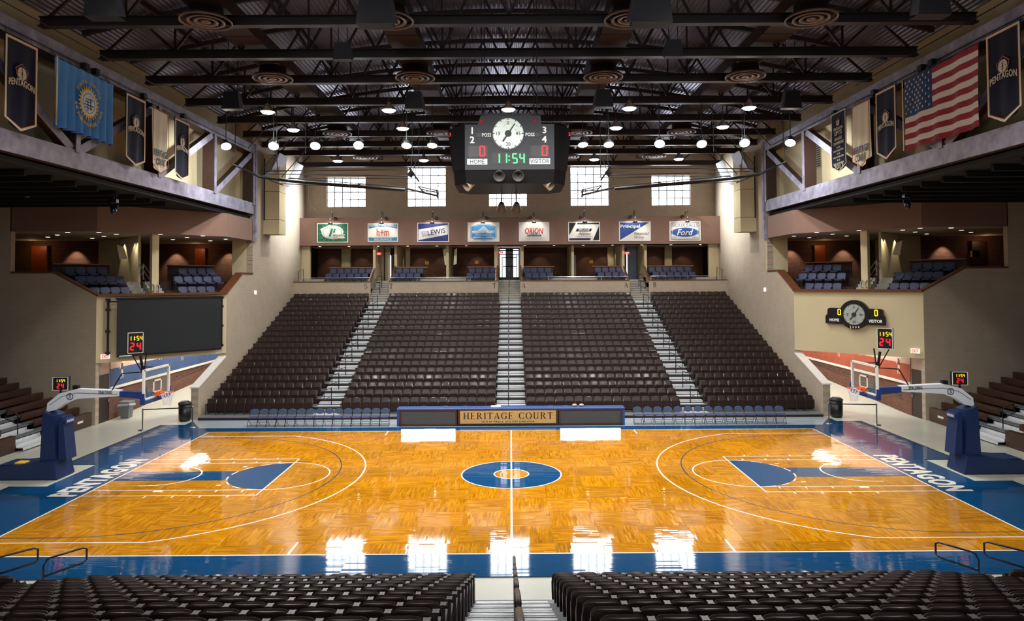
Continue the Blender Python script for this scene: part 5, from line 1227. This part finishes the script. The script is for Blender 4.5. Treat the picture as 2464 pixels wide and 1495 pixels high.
p = at(2346, 611, 1, 17.7); t = thing('wall_notice', 'small yellow notice in the right corner box', 'notice', p); flat(rect(-.28, .28, -.2, .2), frame((p.x, 17.7, p.z), (1, 0, 0), (0, 0, 1)), MATS['yellow_notice'], t, 'notice_sheet', 0, .01)
for i in range(14):
    x = -15+30*i/13; dn = thing('downlight', 'small lit downlight in the soffit of the far boxes, %s from left' % ORD[i], 'ceiling light', (x, 29.6, 9.92), group='downlights of the far boxes'); MB().lathe([(.12, 9.91), (.14, 9.925), (.14, 9.93)], (x, 29.6, 0), 12).build('trim_ring', WHITE, dn); MB().lathe([(.001, 9.905), (.1, 9.905)], (x, 29.6, 0), 12, cap=False).build('lens', DOWNM, dn)
for x in (-15, -12.5, -7.5, -5.8, -2.8, 2.5, 6.5, 7.9, 12.2, 14.6): spot((x, 32.9, 9.8), (x, 33.5, 7.9), 28, (1, .85, .62), 80, .6, .04)
for x in (-13.8, -8.5, 8.5, 13.3): spot((x, 32.6, 9.8), (x, 33.1, 7.5), 30, (1, .88, .62), 60, .6, .04)
for x in (-12, -6, 0, 6, 12): spot((x, 29.9, 9.8), (x, 29, 7), 30, (1, .9, .72), 120, .6, .06)

# ------------------------------------------------------------------ side girders
for s in (-1, 1):
    L_ = SIDE[s]; t = thing('side_girder', 'deep brown timber girder truss with floodlit grey court faces along the %s side' % L_, 'girder', (s*16.5, 0, 11.3)); g = lambda a, c: sorted((s*a, s*c))
    def member(name, ya, za, yb, zb, h, lit_side=True):
        b = MB(); b.bar((s*16.55, ya, za), (s*16.55, yb, zb), .6, h, upv=(0, 0, 1)); m_ = b.build(name, GBROWN, t)
        if lit_side: b = MB(); b.bar((s*16.235, ya, za), (s*16.235, yb, zb), .03, h*.98); b.build('lit_face', LITGREY, m_)  # thin court-side face in the lit grey over the brown member
    member('bottom_chord', -30, 11.66, 18.6, 11.78, .72); member('top_chord', -30, 15.45, 18.6, 15.55, .55)
    for yy in (18.45, 12.6, 6.4, .2, -6, -12):
        b = MB(); x0, x1 = g(16.2, 16.85); b.box(x0, x1, yy-.14, yy+.14, 12.0, 15.3); m_ = b.build('post', GBROWN, t); x0, x1 = g(16.17, 16.2); MB().box(x0, x1, yy-.13, yy+.13, 12.0, 15.3).build('lit_face', LITGREY, m_)
    for ya, yb in ((18.3, 12.8), (12.4, 6.6), (6.2, .4), (-5.8, 0), (-11.8, -6.2)):
        b = MB(); b.bar((s*16.45, ya, 15.2), (s*16.45, yb, 12.1), .3, .34); m_ = b.build('diagonal', GBROWN, t); b = MB(); b.bar((s*16.285, ya, 15.2), (s*16.285, yb, 12.1), .03, .34); b.build('lit_face', LITGREY, m_)
    cp = tag(MB().box(*g(16.12, 16.34), 18.62, 18.9, 9.7, 15.9).build('corner_column_lit_face', LITGREY), 'tall floodlit grey steel column face at the %s bay corner' % L_, 'column')
    # cable conduits with clamps along the top chord
    cd = tag(MB().tube([(s*16.1, -12, 15.3), (s*16.1, 17, 15.38)], .02, 5).tube([(s*15.9, -12, 15.95), (s*15.9, 6, 16.0)], .02, 5).build('conduit', RAILM), 'thin conduits clipped along the %s girder' % L_, 'conduit')
    for yy in (.2, .9, 4.5, 8.3): MB().box(*g(15.95, 16.15), yy, yy+.25, 15.18, 15.42).build('conduit_clamp', BLACK, cd)
# louvre grille high on the right wall
t = thing('louvre_grille', 'grey louvred air grille high on the tan wall behind the right girder', 'grille', (17.38, 13.6, 13.5))
MB().box(17.34, 17.4, 13.0, 14.1, 13.4, 15.0).build('grille_frame', PLASTER, t)
for k in range(12): MB().box(17.3, 17.34, 13.05, 14.05, 13.45+.125*k, 13.52+.125*k).build('louvre_blade', DGREY, t)

# ------------------------------------------------------------------ banners and flags
def cloth(F, xa, xb, top, side, tip, m, name, parent, amp=.03, folds=3.0, nx=24, ny=10, z=0.0, sc=1.0):
    b = MB(); cxm = (xa+xb)/2
    for j in range(ny+1):
        for i in range(nx+1):
            u = i/nx; x = xa+(xb-xa)*u; bot = tip+(side-tip)*abs(2*u-1); y = top+(bot-top)*j/ny
            b.v.append(tuple(F @ Vector((x, y, z+amp*(.15+.85*j/ny)*math.sin(u*folds*2*PI+j*.12)))))
    for j in range(ny):
        for i in range(nx): a = j*(nx+1)+i; b.f.append((a, a+nx+1, a+nx+2, a+1)); b.m.append(0)
    return b.build(name, m, parent, smooth=True)
def trim_strips(F, xa, xb, top, side, tip, parent, wd=.09, m=CREAM):
    cxm = (xa+xb)/2; b = MB(); z = .045
    O = [(xa, top), (xb, top), (xb, side), (cxm, tip), (xa, side)]
    I = [(xa+wd, top-wd), (xb-wd, top-wd), (xb-wd, side+wd*.4), (cxm, tip+wd*1.2), (xa+wd, side+wd*.4)]
    for k in range(5):
        k2 = (k+1) % 5; b.prism([F @ Vector((*p, z)) for p in (O[k], O[k2], I[k2], I[k])], F.to_3x3() @ Vector((0, 0, .01)))
    b.build('border_trim', m, parent)
def ball_emblem(F, c, r, parent):
    F = F @ Matrix.Translation((c[0], c[1], .055))
    flat([(r*1.25*math.cos(PI/2+2*PI*k/5), r*1.2*math.sin(PI/2+2*PI*k/5)) for k in range(5)], F, M_('#b0605a'), parent, 'pentagon_edge', 0, .004); flat([(r*1.1*math.cos(PI/2+2*PI*k/5), r*1.06*math.sin(PI/2+2*PI*k/5)) for k in range(5)], F, NAVYCL, parent, 'pentagon_field', .004, .004)
    flat(circ(r*.8, 20, (0, -.12*r)), F, CREAM, parent, 'ball', .008, .004); b = MB()
    ring(b, F, r*.62, r*.66, (-r*.7, -.1*r), 10, -.8, .8, z=.013, t=.002); ring(b, F, r*.62, r*.66, (r*.7, -.1*r), 10, PI-.8, PI+.8, z=.013, t=.002); b.prism([F @ Vector((x, y, .013)) for x, y in rect(-.01, .01, -.9*r, .65*r)], F.to_3x3() @ Vector((0, 0, .002))); b.prism([F @ Vector((x, y, .013)) for x, y in rect(-.78*r, .78*r, -.11*r, -.08*r)], F.to_3x3() @ Vector((0, 0, .002))); b.build('ball_seams', NAVYCL, parent)
def banner(s, ya, yb, tip, kind, lab, top=15.03, side=12.38):
    F = frame((s*15.98, (ya+yb)/2, 0), (0, -s, 0), (0, 0, 1)); w_ = yb-ya; xa, xb = -w_/2, w_/2
    t = thing('hanging_banner', lab, 'banner', (s*15.98, (ya+yb)/2, top))
    MB().bar(tuple(F @ Vector((xa-.05, top+.02, 0))), tuple(F @ Vector((xb+.05, top+.02, 0))), .04).build('rod', BLACK, t)
    for xx in (xa+.15, xb-.15): MB().bar(tuple(F @ Vector((xx, top, 0))), tuple(F @ Vector((xx, 15.3, -.1))), .012).build('cord', BLACK, t)
    if kind == 'cream':
        cloth(F, xa, xb, top, side, tip, CREAM, 'cloth', t, .05, 2.5)
        trim_strips(F, xa, xb, top, side, tip, t, .035, mat('rust_trim', '#a85a34', .8))
        text('HERITAGE', F @ Matrix.Rotation(0, 4, 'Z'), BLKTXT, t, w=w_*.86, h=.3, at=(0, 13.0), bold=.05, ext=.06); text('COURT', F, BLKTXT, t, w=w_*.6, h=.3, at=(0, 12.62), bold=.05, ext=.06)
    elif kind == 'champ':
        cloth(F, xa, xb, top, side, tip, NAVYCL, 'cloth', t, .04, 2); trim_strips(F, xa, xb, top, side, tip, t, .05)
        ball_emblem(F, (0, 14.72), .17, t); y = 14.42
        for s_, h_, w2 in (('PENTAGON', .14, .6), ('SPTS', .2, .5), ('LEAGUE', .14, .5), ('CHAMPIONS', .14, .72), ('U-16', .08, .25), ('MEN WINTER', .08, .7), ('7-0', .08, .2), ('MEN WINTER', .08, .7), ('8-0', .08, .2), ('MEN SUMMER', .08, .7), ('2013', .24, .62)):
            text(s_, F, CREAM, t, w=w_*w2, h=h_, at=(0, y), bold=.03, ext=.055); y -= h_+.075
    else:
        cloth(F, xa, xb, top, side, tip, NAVYCL, 'cloth', t, .05, 2); trim_strips(F, xa, xb, top, side, tip, t, .07)
        trim_strips(F @ Matrix.Translation((0, 0, -.004)), xa+.05, xb-.05, top-.05, side+.03, tip+.06, t, .04, MATS['rust_trim'] if 'rust_trim' in MATS else mat('rust_trim', '#a85a34', .8))
        ball_emblem(F, (0, 13.98), .26, t); text('PENTAGON', F, CREAM, t, w=w_*.8, h=.22, at=(0, 13.55), bold=.04, ext=.06, arc=.1)
banner(-1, -4.05, -2.54, 12.06, 'navy', 'dark navy pointed banner with cream border, nearest on the left')
banner(-1, 3.03, 4.57, 12.08, 'navy', 'dark navy pointed banner right of the blue state flag')
banner(-1, 5.22, 6.68, 12.07, 'cream', 'cream pointed banner with black letters on the left girder', 14.97, 12.45)
banner(-1, 7.33, 8.81, 12.11, 'navy', 'dark navy pointed banner farthest along the left girder', 14.98)
banner(1, -4.45, -2.9, 12.12, 'navy', 'dark navy pointed banner with cream border, nearest on the right', 15.14, 12.48)
banner(1, 2.72, 4.28, 12.16, 'navy', 'dark navy pointed banner left of the striped flag', 15.14, 12.54)
banner(1, 4.88, 6.48, 12.2, 'cream', 'cream pointed banner with black letters on the right girder', 15.1, 12.54)
banner(1, 7.08, 8.6, 12.29, 'champ', 'dark navy championship banner with a column of small cream writing', 15.22, 12.62)
# state flag
F = frame((-15.98, .28, 0), (0, 1, 0), (0, 0, 1)); t = thing('state_flag', 'sky blue flag with a golden ringed seal hung in folds on the left girder', 'flag', (-15.98, .28, 15.08))
cloth(F, -1.85, 1.85, 15.08, 12.62, 12.66, BLUECL, 'cloth', t, .15, 7.5, 110, 14); MB().bar(tuple(F @ Vector((-1.9, 15.1, 0))), tuple(F @ Vector((1.9, 15.1, 0))), .03).bar(tuple(F @ Vector((-1.7, 15.1, 0))), tuple(F @ Vector((-1.7, 15.35, -.27))), .02).bar(tuple(F @ Vector((1.7, 15.1, 0))), tuple(F @ Vector((1.7, 15.35, -.27))), .02).build('rod', BLACK, t); flat(rect(-1.9, -1.82, 12.64, 15.08), F, CREAM, t, 'hem', .1, .01)
GOLD = mat('gold_print', '#d9b23a', .7); c = (.0, 13.88); Fs = F @ Matrix.Translation((c[0], c[1], .12))
b = MB()
for k in range(24): a = 2*PI*k/24; b.prism([Fs @ Vector((x, y, 0)) for x, y in ((.5*math.cos(a-.1), .5*math.sin(a-.1)), (.68*math.cos(a), .68*math.sin(a)), (.5*math.cos(a+.1), .5*math.sin(a+.1)))], F.to_3x3() @ Vector((0, 0, .004)))
ring(b, Fs, .47, .53, n=40); b.build('sun_rays', GOLD, t)
flat(circ(.47, 36), Fs, M_('#c8d4dc'), t, 'seal_field', .004, .004); b = MB(); ring(b, Fs, .36, .385, n=36, z=.01); 
for (x0, x1, y0, y1) in ((-.3, .3, -.1, -.05), (-.26, .1, .02, .06), (-.2, .25, .12, .16), (-.28, .22, -.2, -.16), (-.1, -.04, -.3, .1), (.08, .14, -.25, .2)): b.prism([Fs @ Vector((x, y, .01)) for x, y in rect(x0, x1, y0, y1)], F.to_3x3() @ Vector((0, 0, .003)))
b.build('seal_drawing', M_('#3c5878'), t)
def ring_text(s_, r, a0, a1, flip=False):
    for k, ch in enumerate(s_):
        if ch == ' ': continue
        a = a0+(a1-a0)*k/(len(s_)-1); Fr = Fs @ Matrix.Translation((r*math.cos(a), r*math.sin(a), 0)) @ Matrix.Rotation(a-PI/2+(PI if flip else 0), 4, 'Z'); text(ch, Fr, GOLD, t, h=.13, ext=.01, bold=.02, name='flag_letter')
ring_text('SOUTH DAKOTA', .8, math.radians(150), math.radians(30)); ring_text('THE MT. RUSHMORE STATE', .82, math.radians(190), math.radians(350), True)
# national flag
F = frame((15.98, -.18, 0), (0, -1, 0), (0, 0, 1)); t = thing('national_flag', 'large red and white striped flag with a starred blue canton, right girder', 'flag', (15.98, -.18, 15.1))
FR = mat('flag_red_cloth', '#8e2136', .8); FW = mat('flag_white_cloth', '#d8d3cc', .8); FB = mat('flag_blue_cloth', '#26406e', .8)
xa, xb, zt, zb = -2.32, 2.3, 15.1, 12.26; nx, ny = 60, 39; b = MB()
def wave(u, v): return .05*(.3+v)*math.sin(u*26+v*1.5)+.04*math.sin(u*9-v*2)
for j in range(ny+1):
    for i in range(nx+1): u, v = i/nx, j/ny; b.v.append(tuple(F @ Vector((xa+(xb-xa)*u, zt+(zb-zt)*v, wave(u, v)))))
for j in range(ny):
    for i in range(nx): a = j*(nx+1)+i; b.f.append((a, a+nx+1, a+nx+2, a+1)); b.m.append(2 if (i < 24 and j < 21) else (0 if (j//3) % 2 == 0 else 1))
b.build('cloth', [FR, FW, FB], t, smooth=True)
for r_ in range(9):
    nn = 6 if r_ % 2 == 0 else 5
    for k in range(nn):
        u = (.4)*((k*2+1+(0 if r_ % 2 == 0 else 1))/12); v = (21/39)*((r_+.9)/10); x = xa+(xb-xa)*u; z = zt+(zb-zt)*v; b = MB(); zz = wave(u, v)+.012
        b.prism([F @ Vector((x+(.062 if m_ % 2 == 0 else .025)*math.cos(PI/2+m_*PI/5), z+(.062 if m_ % 2 == 0 else .025)*math.sin(PI/2+m_*PI/5), zz)) for m_ in range(10)], F.to_3x3() @ Vector((0, 0, .004))); b.build('star', FW, t)
MB().bar(tuple(F @ Vector((-2.4, 15.13, 0))), tuple(F @ Vector((2.4, 15.13, 0))), .03).build('rod', BLACK, t); flat(rect(-2.36, -2.3, 12.28, 15.1), F, CREAM, t, 'hem', .06, .01)

# ------------------------------------------------------------------ roof trusses
TY_ = [-5.6, -1.87, 1.75, 5.3, 9.2, 13.1, 16.9, 20.2, 23.3, 28.3]
for i, yy in enumerate(TY_):
    t = thing('roof_truss', 'brown steel roof truss spanning the hall, %s from the camera' % ORD[i], 'truss', (0, yy, 16), group='roof trusses')
    b = MB(); b.box(-16.3, 16.3, yy-.03, yy+.03, 16.03, 16.36); b.box(-16.3, 16.3, yy-.16, yy+.16, 16.0, 16.04); b.box(-16.3, 16.3, yy-.12, yy+.12, 16.34, 16.37); b.build('bottom_chord', BROWNSTEEL, t)
    b = MB(); pts = [(-17+34*k/14) for k in range(15)]
    for k in range(14): b.bar((pts[k], yy, zdeck(pts[k])-.14), (pts[k+1], yy, zdeck(pts[k+1])-.14), .16, .2)
    b.build('top_chord', BROWNSTEEL, t)
    N_ = 12
    for k in range(N_):
        xa = -16+32*k/N_; xb = -16+32*(k+1)/N_; xm = (xa+xb)/2
        MB().bar((xa, yy, 16.35), (xm, yy, zdeck(xm)-.2), .09).build('web_member', BROWNSTEEL, t); MB().bar((xm, yy, zdeck(xm)-.2), (xb, yy, 16.35), .09).build('web_member', BROWNSTEEL, t)
        if k % 2 == 0: MB().bar((xb, yy, 16.35), (xb, yy, zdeck(xb)-.2), .07).build('web_member', BROWNSTEEL, t)
# purlins over the trusses
for i, x in enumerate((-14, -9.5, -5, 0, 5, 9.5, 14)):
    pu = tag(MB().bar((x, -8, zdeck(x)-.1), (x, 30, zdeck(x)-.1), .1, .16).build('roof_purlin', BROWNSTEEL), 'brown purlin running under the roof deck, %s from left' % ORD[i], 'purlin', 'roof purlins')
# ducts and round diffusers
for i, x in enumerate((-10.3, -4.1, 4.1, 10.3)):
    t = thing('air_duct', 'brown rectangular air duct running lengthwise under the roof, %s from left' % ORD[i], 'duct', (x, 10, 17), group='lengthwise air ducts'); hh = .35
    for ya, yb in ((-8, .5), (.55, 9.5), (9.55, 19), (19.05, 28)): MB().box(x-.6, x+.6, ya, yb, 16.5, 17.0).build('duct_section', DUCTM, t)
    for j, yy in enumerate((-2.45, 4.35, 15.9, 24.1)):
        d = thing('ceiling_diffuser', 'round ringed air diffuser under the roof, %s column from left, %s from camera' % (ORD[i], ORD[j]), 'air diffuser', (x, yy, 16.0), group='round ceiling diffusers')
        MB().lathe([(.84, -.0), (.80, .1), (.6, .12), (.55, .5)], (x, yy, 15.98), 28, cap=False).build('diffuser_body', DUCTM, d, smooth=True)
        for r0, r1 in ((.8, .86), (.52, .62), (.28, .4), (.02, .16)):
            b = MB(); b.lathe([(r0, .03), (r0+.01, -.03), (r1, -.045), (r1+.01, .0), (r0+.02, .05)], (x, yy, 15.98), 28, cap=False); b.build('ring', mat('diffuser_ring', '#6e5a50', .4), d, smooth=True)
# high bay lamps
def high_bay(lab, x, y, z, power):
    t = thing('high_bay_lamp', lab, 'lamp', (x, y, z), group='high bay lamps')
    MB().lathe([(.1, .4), (.12, .3), (.34, .02), (.35, 0), (.33, 0), (.1, .25)], (x, y, z), 20, cap=False).build('reflector', REFLM, t, smooth=True); MB().lathe([(.33, .005), (.25, -.07), (.001, -.11)], (x, y, z), 20, cap=False).build('lens', LAMPM, t, smooth=True); MB().bar((x, y, z+.38), (x, y, zdeck(x)+.02), .03).build('stem', BLACK, t)
    spot((x, y, z-.14), (x, y, 0), power, (1, .97, .93), 150, .5, .3)
HB = [(-11.8, 8.1), (-5.85, 7.9), (-.05, 7.85), (5.8, 7.75), (11.6, 7.75), (-11.8, 12.2), (-5.8, 12.0), (5.8, 12.1), (11.6, 12.0), (-11.8, 22.2), (-5.9, 22.1), (5.8, 22.1), (11.6, 22.1)]
for i, (x, y) in enumerate(HB): high_bay('lit high bay lamp under the roof, %s row, %s from left' % (('front' if i < 5 else 'middle' if i < 9 else 'rear'), ORD[i if i < 5 else i-5 if i < 9 else i-9]), x, y, 15.42, P_HB)
for i, (x, y) in enumerate(((-11.8, -8), (-5.9, -8), (0, -8), (5.9, -8), (11.8, -8))): high_bay('added unseen lit high bay lamp above the near side, %s from left' % ORD[i], x, y, 15.42, P_HB)  # unseen extra row, added to light the near half
# floodlights on drop poles
def flood(lab, x, y, z, ax, ay, power, lit=True, z2=16.0):
    t = thing('floodlight', lab, 'lamp', (x, y, z), group='floodlights on drop poles'); d = Vector((ax, ay, 0))-Vector((x, y, z)); d.normalize(); M = Matrix.Translation((x, y, z)) @ d.to_track_quat('Z', 'Y').to_matrix().to_4x4()
    MB().lathe([(.05, -.42), (.11, -.36), (.13, -.2), (.26, .0), (.27, .06), (.25, .06), (.12, -.1)], n=18, cap=False).xf(M).build('housing', REFLM if not lit else DGREY, t, smooth=True); MB().lathe([(.25, .05), (.18, .09), (.001, .11)], n=18, cap=False).xf(M).build('lens', LAMPM, t, smooth=True); MB().bar((x, y, z+.25), (x, y, z2), .035).build('drop_pole', BLACK, t); MB().tube([(x-.28, y, z+.02), (x-.2, y, z+.28), (x+.2, y, z+.28), (x+.28, y, z+.02)], .015, 5).build('yoke', BLACK, t)
    o = Vector((x, y, z))+d*.16; spot(tuple(o), (ax, ay, 0), power, (1, .97, .92), 80, .6, .2)
FL = [(-14.3, 9.3, -9, 0), (-11.9, 9.3, -10, -3), (-9.8, 9.3, -8, -2), (-7.6, 9.2, -5, -4), (-5.2, 9.3, -5, 3), (-3.9, 9.3, -4, 4), (3.7, 9.3, 4, 4), (5.0, 9.3, 5, 3), (7.55, 9.2, 5, -4), (9.7, 9.3, 8, -2), (11.8, 9.1, 10, -3), (14.1, 9.1, 9, 0)]
for i, (x, y, ax, ay) in enumerate(FL): flood('glaring floodlight on a drop pole, %s from left of the row' % ORD[i], x, y, 14.0, ax, ay, P_FL)
for i, x in enumerate((-13, -8, -3, 3, 8, 13)): flood('added unseen floodlight over the near stand, %s from left' % ORD[i], x, -13, 14.0, x*.8, 4, P_FL*1.2, z2=zdeck(x))  # unseen mirrored row, added for more light on the court
# spill of the outer floods on the girders and the walls behind them
for s in (-1, 1): spot((s*14.3, 9.9, 14.0), (s*17.4, 11.5, 12.6), 900, (.95, .97, 1), 120, 1.0, .2); spot((s*12.5, 14, 14.5), (s*17, 15, 12), 350, (.9, .93, 1), 120, 1.0, .2)
# two aimed at the bay side walls
for s in (-1, 1): spot((s*9.5, 26.5, 14.9), (s*16.3, 25.6, 12.6), P_WALL, (.92, .96, 1), 70, 1.0, .3)
# hanging loudspeakers
for i, (px_, py_, sc) in enumerate(((825, 125, .32), (1620, 118, .32), (560, 243, .42), (997, 243, .42), (1452, 238, .42), (1903, 241, .42), (905, 22, .55), (1565, 15, .6), (255, 6, .5), (2235, 3, .5))):
    p = at(px_, py_, 2, 15.4); x, y, z = p; t = thing('hanging_loudspeaker', 'black wedge loudspeaker hanging under the roof, %s' % ('upper left', 'upper right', 'far left over the girder', 'left of the scoreboard', 'right of the scoreboard', 'far right over the girder', 'large, top left of centre', 'large, top right of centre', 'top left corner', 'top right corner')[i], 'loudspeaker', (x, y, z))
    sg = 1 if x < 0 else -1; k = sc; b = MB(); b.prism([(x-k, y-k*.6, z-k), (x+k, y-k*.6, z-k), (x+k*.75, y-k*.6, z+k*.9), (x-k*.75, y-k*.6, z+k*.9)], (0, k*1.0, 0)); b.build('cabinet', BLACK, t)
    b = MB(); b.prism([(x+sg*k, y-k*.6, z-k), (x+sg*k*1.25, y-k*.2, z-k*.9), (x+sg*k*.9, y-k*.2, z+k*.8), (x+sg*k*.75, y-k*.6, z+k*.9)], (0, .05, 0)); b.build('grille', mat('speaker_grille', '#45464f', .6), t)
    MB().bar((x-k*.5, y, z+k*.8), (x-k*.5, y, zdeck(x)), .025).build('cable', BLACK, t); MB().bar((x+k*.5, y, z+k*.8), (x+k*.5, y, zdeck(x)), .025).build('cable', BLACK, t)
# stage lights over the end seating
for s, py_ in ((-1, (455, 495)), (1, (440, 482))):
    for j, (px_, pz_) in enumerate(((65, py_[0]) if s < 0 else (2393, py_[0]), (274, py_[1]) if s < 0 else (2183, py_[1]))):
        p = at(px_, pz_, 1, 5.0); x, y, z = p; t = thing('stage_light', 'dark moving head stage light hung below the low %s ceiling, %s one' % (SIDE[s], ('outer', 'inner')[j]), 'stage light', p)
        MB().box(x-.16, x+.16, y-.1, y+.1, z+.12, z+.28).build('light_base', mat('glossy_dark_blue', '#151c2c', .15, coat=1), t); MB().tube([(x-.16, y, z+.12), (x-.17, y, z-.1), (x-.12, y, z-.14)], .025, 6).tube([(x+.16, y, z+.12), (x+.17, y, z-.1), (x+.12, y, z-.14)], .025, 6).build('yoke', MATS['glossy_dark_blue'], t, smooth=True); MB().lathe([(.05, .12), (.13, .06), (.13, -.2), (.1, -.26), (.001, -.26)], (x, y, z-.12), 14).build('head', MATS['glossy_dark_blue'], t, smooth=True)
        MB().bar((x, y, z+.25), (x, y, 11.2), .04).build('hanger', BLACK, t)
# folded ceiling backstops
for s in (-1, 1):
    def bp(px_, py_, dy=0.0):
        p = at(px_, py_, 1, 11.0); return (s*-p.x if s > 0 else p.x, p.y+dy, p.z)
    t = thing('folded_backstop', 'black folded ceiling hung basketball backstop on the %s' % SIDE[s], 'backstop', bp(640, 415))
    MB().tube([bp(560, 395), bp(626, 426), bp(700, 436), bp(975, 457)], [.03, .07, .08, .08], 8).build('main_mast', BLACK, t)
    b = MB(); b.tube([bp(560, 397, .6), bp(672, 442, .6)], .035).tube([bp(640, 412), bp(992, 408)], .03).tube([bp(640, 416, .4), bp(985, 421, .4)], .025).tube([bp(690, 428, .3), bp(1012, 427, .3)], .025).tube([bp(672, 442), bp(770, 446), bp(970, 460)], .02).tube([bp(700, 430, -.2), bp(975, 452, -.2)], .025); b.build('brace_tubes', BLACK, t)
    for (a, c) in (((567, 302), (565, 392)), ((645, 303), (597, 357)), ((662, 372), (628, 412)), ((664, 370), (652, 412)), ((665, 372), (669, 418)), ((735, 362), (678, 426)), ((700, 335), (680, 352)), ((992, 374), (988, 412)), ((1008, 374), (1008, 430)), ((1005, 378), (990, 421))): MB().tube([bp(*a), bp(*c)], .022).build('hanger_rod', RAILM, t)
    b = MB(); 
    for (a, c, r_) in (((975, 452), (1052, 470), .06), ((1005, 447), (1050, 457), .03), ((1005, 447), (1018, 462), .04), ((1050, 455), (1052, 476), .05), ((1045, 457), (1053, 445), .02)): b.tube([bp(*a, .3), bp(*c, .3)], r_)
    b.tube([bp(1005, 447, 1.4), bp(1050, 457, 1.4)], .03).bar(bp(1005, 447, .3), bp(1005, 447, 1.4), .04).bar(bp(1050, 457, .3), bp(1050, 457, 1.4), .04); b.build('folded_board_frame', BLACK, t)
    b = MB(); b.tube([bp(985, 404), bp(1008, 437)], .05).tube([bp(984, 424, .1), bp(992, 412, .1)], .16); b.build('winch', BLACK, t)
    for i_, px_ in enumerate((567, 645, 665, 735, 992, 1008)):
        p = bp(px_, 303 if px_ < 660 else 370); MB().bar(p, (p[0], p[1], 16.6), .03).build('suspension_pole', BLACK, t)
# boxed ducts, curved white panels, small wall fittings
for s in (-1, 1):
    L_ = SIDE[s]; t = thing('boxed_duct', 'tan boxed vertical duct in three sections on the %s bay wall' % L_, 'duct', (s*15.8, 21, 10.3))
    for za, zb, e in ((10.3, 11.25, .0), (11.28, 13.1, .0), (13.13, 15.6, .0)): x0, x1 = sorted((s*15.25, s*16.3)); MB().box(x0, x1, 20.5, 21.9, za, zb).build('duct_section', PLASTER, t)
    MB().bar((s*16.2, 20.4, 11.2), (s*16.2, 20.4, 15.3), .06).build('conduit', BLACK, t)
    t = thing('curved_panel', 'curved white sail shaped panel near the roof on the %s' % L_, 'acoustic panel', (s*15, 22, 15))
    for y0 in (19.6, 23.2):
        b = MB(); pts = [(s*(16.15-1.2*(k/8)), 14.0+1.5*(k/8)**2.2) for k in range(9)]
        for k in range(8): (xa, za), (xb, zb) = pts[k], pts[k+1]; b.prism([(xa, y0, za), (xb, y0, zb), (xb, y0, zb+.04), (xa, y0, za+.04)], (0, 1.7, 0))
        b.build('curved_sheet', mat('grey_white_sheet', '#b2b2bc', .6), t)
    for j, (y, z) in enumerate(((19.0, 6.6), (19.5, 9.0))): 
        if j == 0: tag(MB().bbox(*sorted((s*16.2, s*16.3)), y-.1, y+.1, 6.35, 6.6, .01).build('wall_light', mat('white_fixture', '#f4f2ee', .4, emit='#ffffff', estr=.5)), 'small white wall fixture on the %s bay wall' % L_, 'wall fixture')
    x = s*15.95
    tr = thing('handrail', 'dark rail at the %s end of the box parapet' % L_, 'handrail', (x, 27.1, 7.1)); MB().tube([(x, 27.1, 7.1), (x, 27.1, 7.9), (x+s*-.25, 27.5, 8.1), (x+s*-.3, 27.5, 7.1)], .025).build('rail_tube', RAILM, tr)
    MB().box(*sorted((s*16.28, s*16.32)), 15.2, 15.35, 9.95, 10.2).build if False else None
tag(MB().bbox(16.32, 16.4, 18.0, 18.25, 10.0, 10.25, .01).build('wall_camera', WHITE), 'small white box camera on the right fascia', 'camera')
tag(MB().tube([(-16.0, 29.97, 15.5), (-16.0, 29.97, 13.6), (-15.8, 29.97, 13.1), (-15.4, 29.97, 12.9)], .014, 5).build('cable_loop', WHITE), 'thin white cable hanging in a loop beside the left window', 'cable')
# long clear rail along the far box parapets
for i, (a, c) in enumerate(SEGS):
    t = thing('parapet_rail', 'thin steel rail along the far box parapet, section %s from left' % ORD[i], 'railing', (a, 27.1, 7.16)); MB().tube([(a+.1, 27.1, 7.42), (c-.1, 27.1, 7.42)], .02).build('rail_tube', CHROME, t)
    n_ = 4
    for k in range(n_+1): x = a+.1+(c-a-.2)*k/n_; MB().bar((x, 27.1, 7.14), (x, 27.1, 7.42), .02).build('post', CHROME, t)
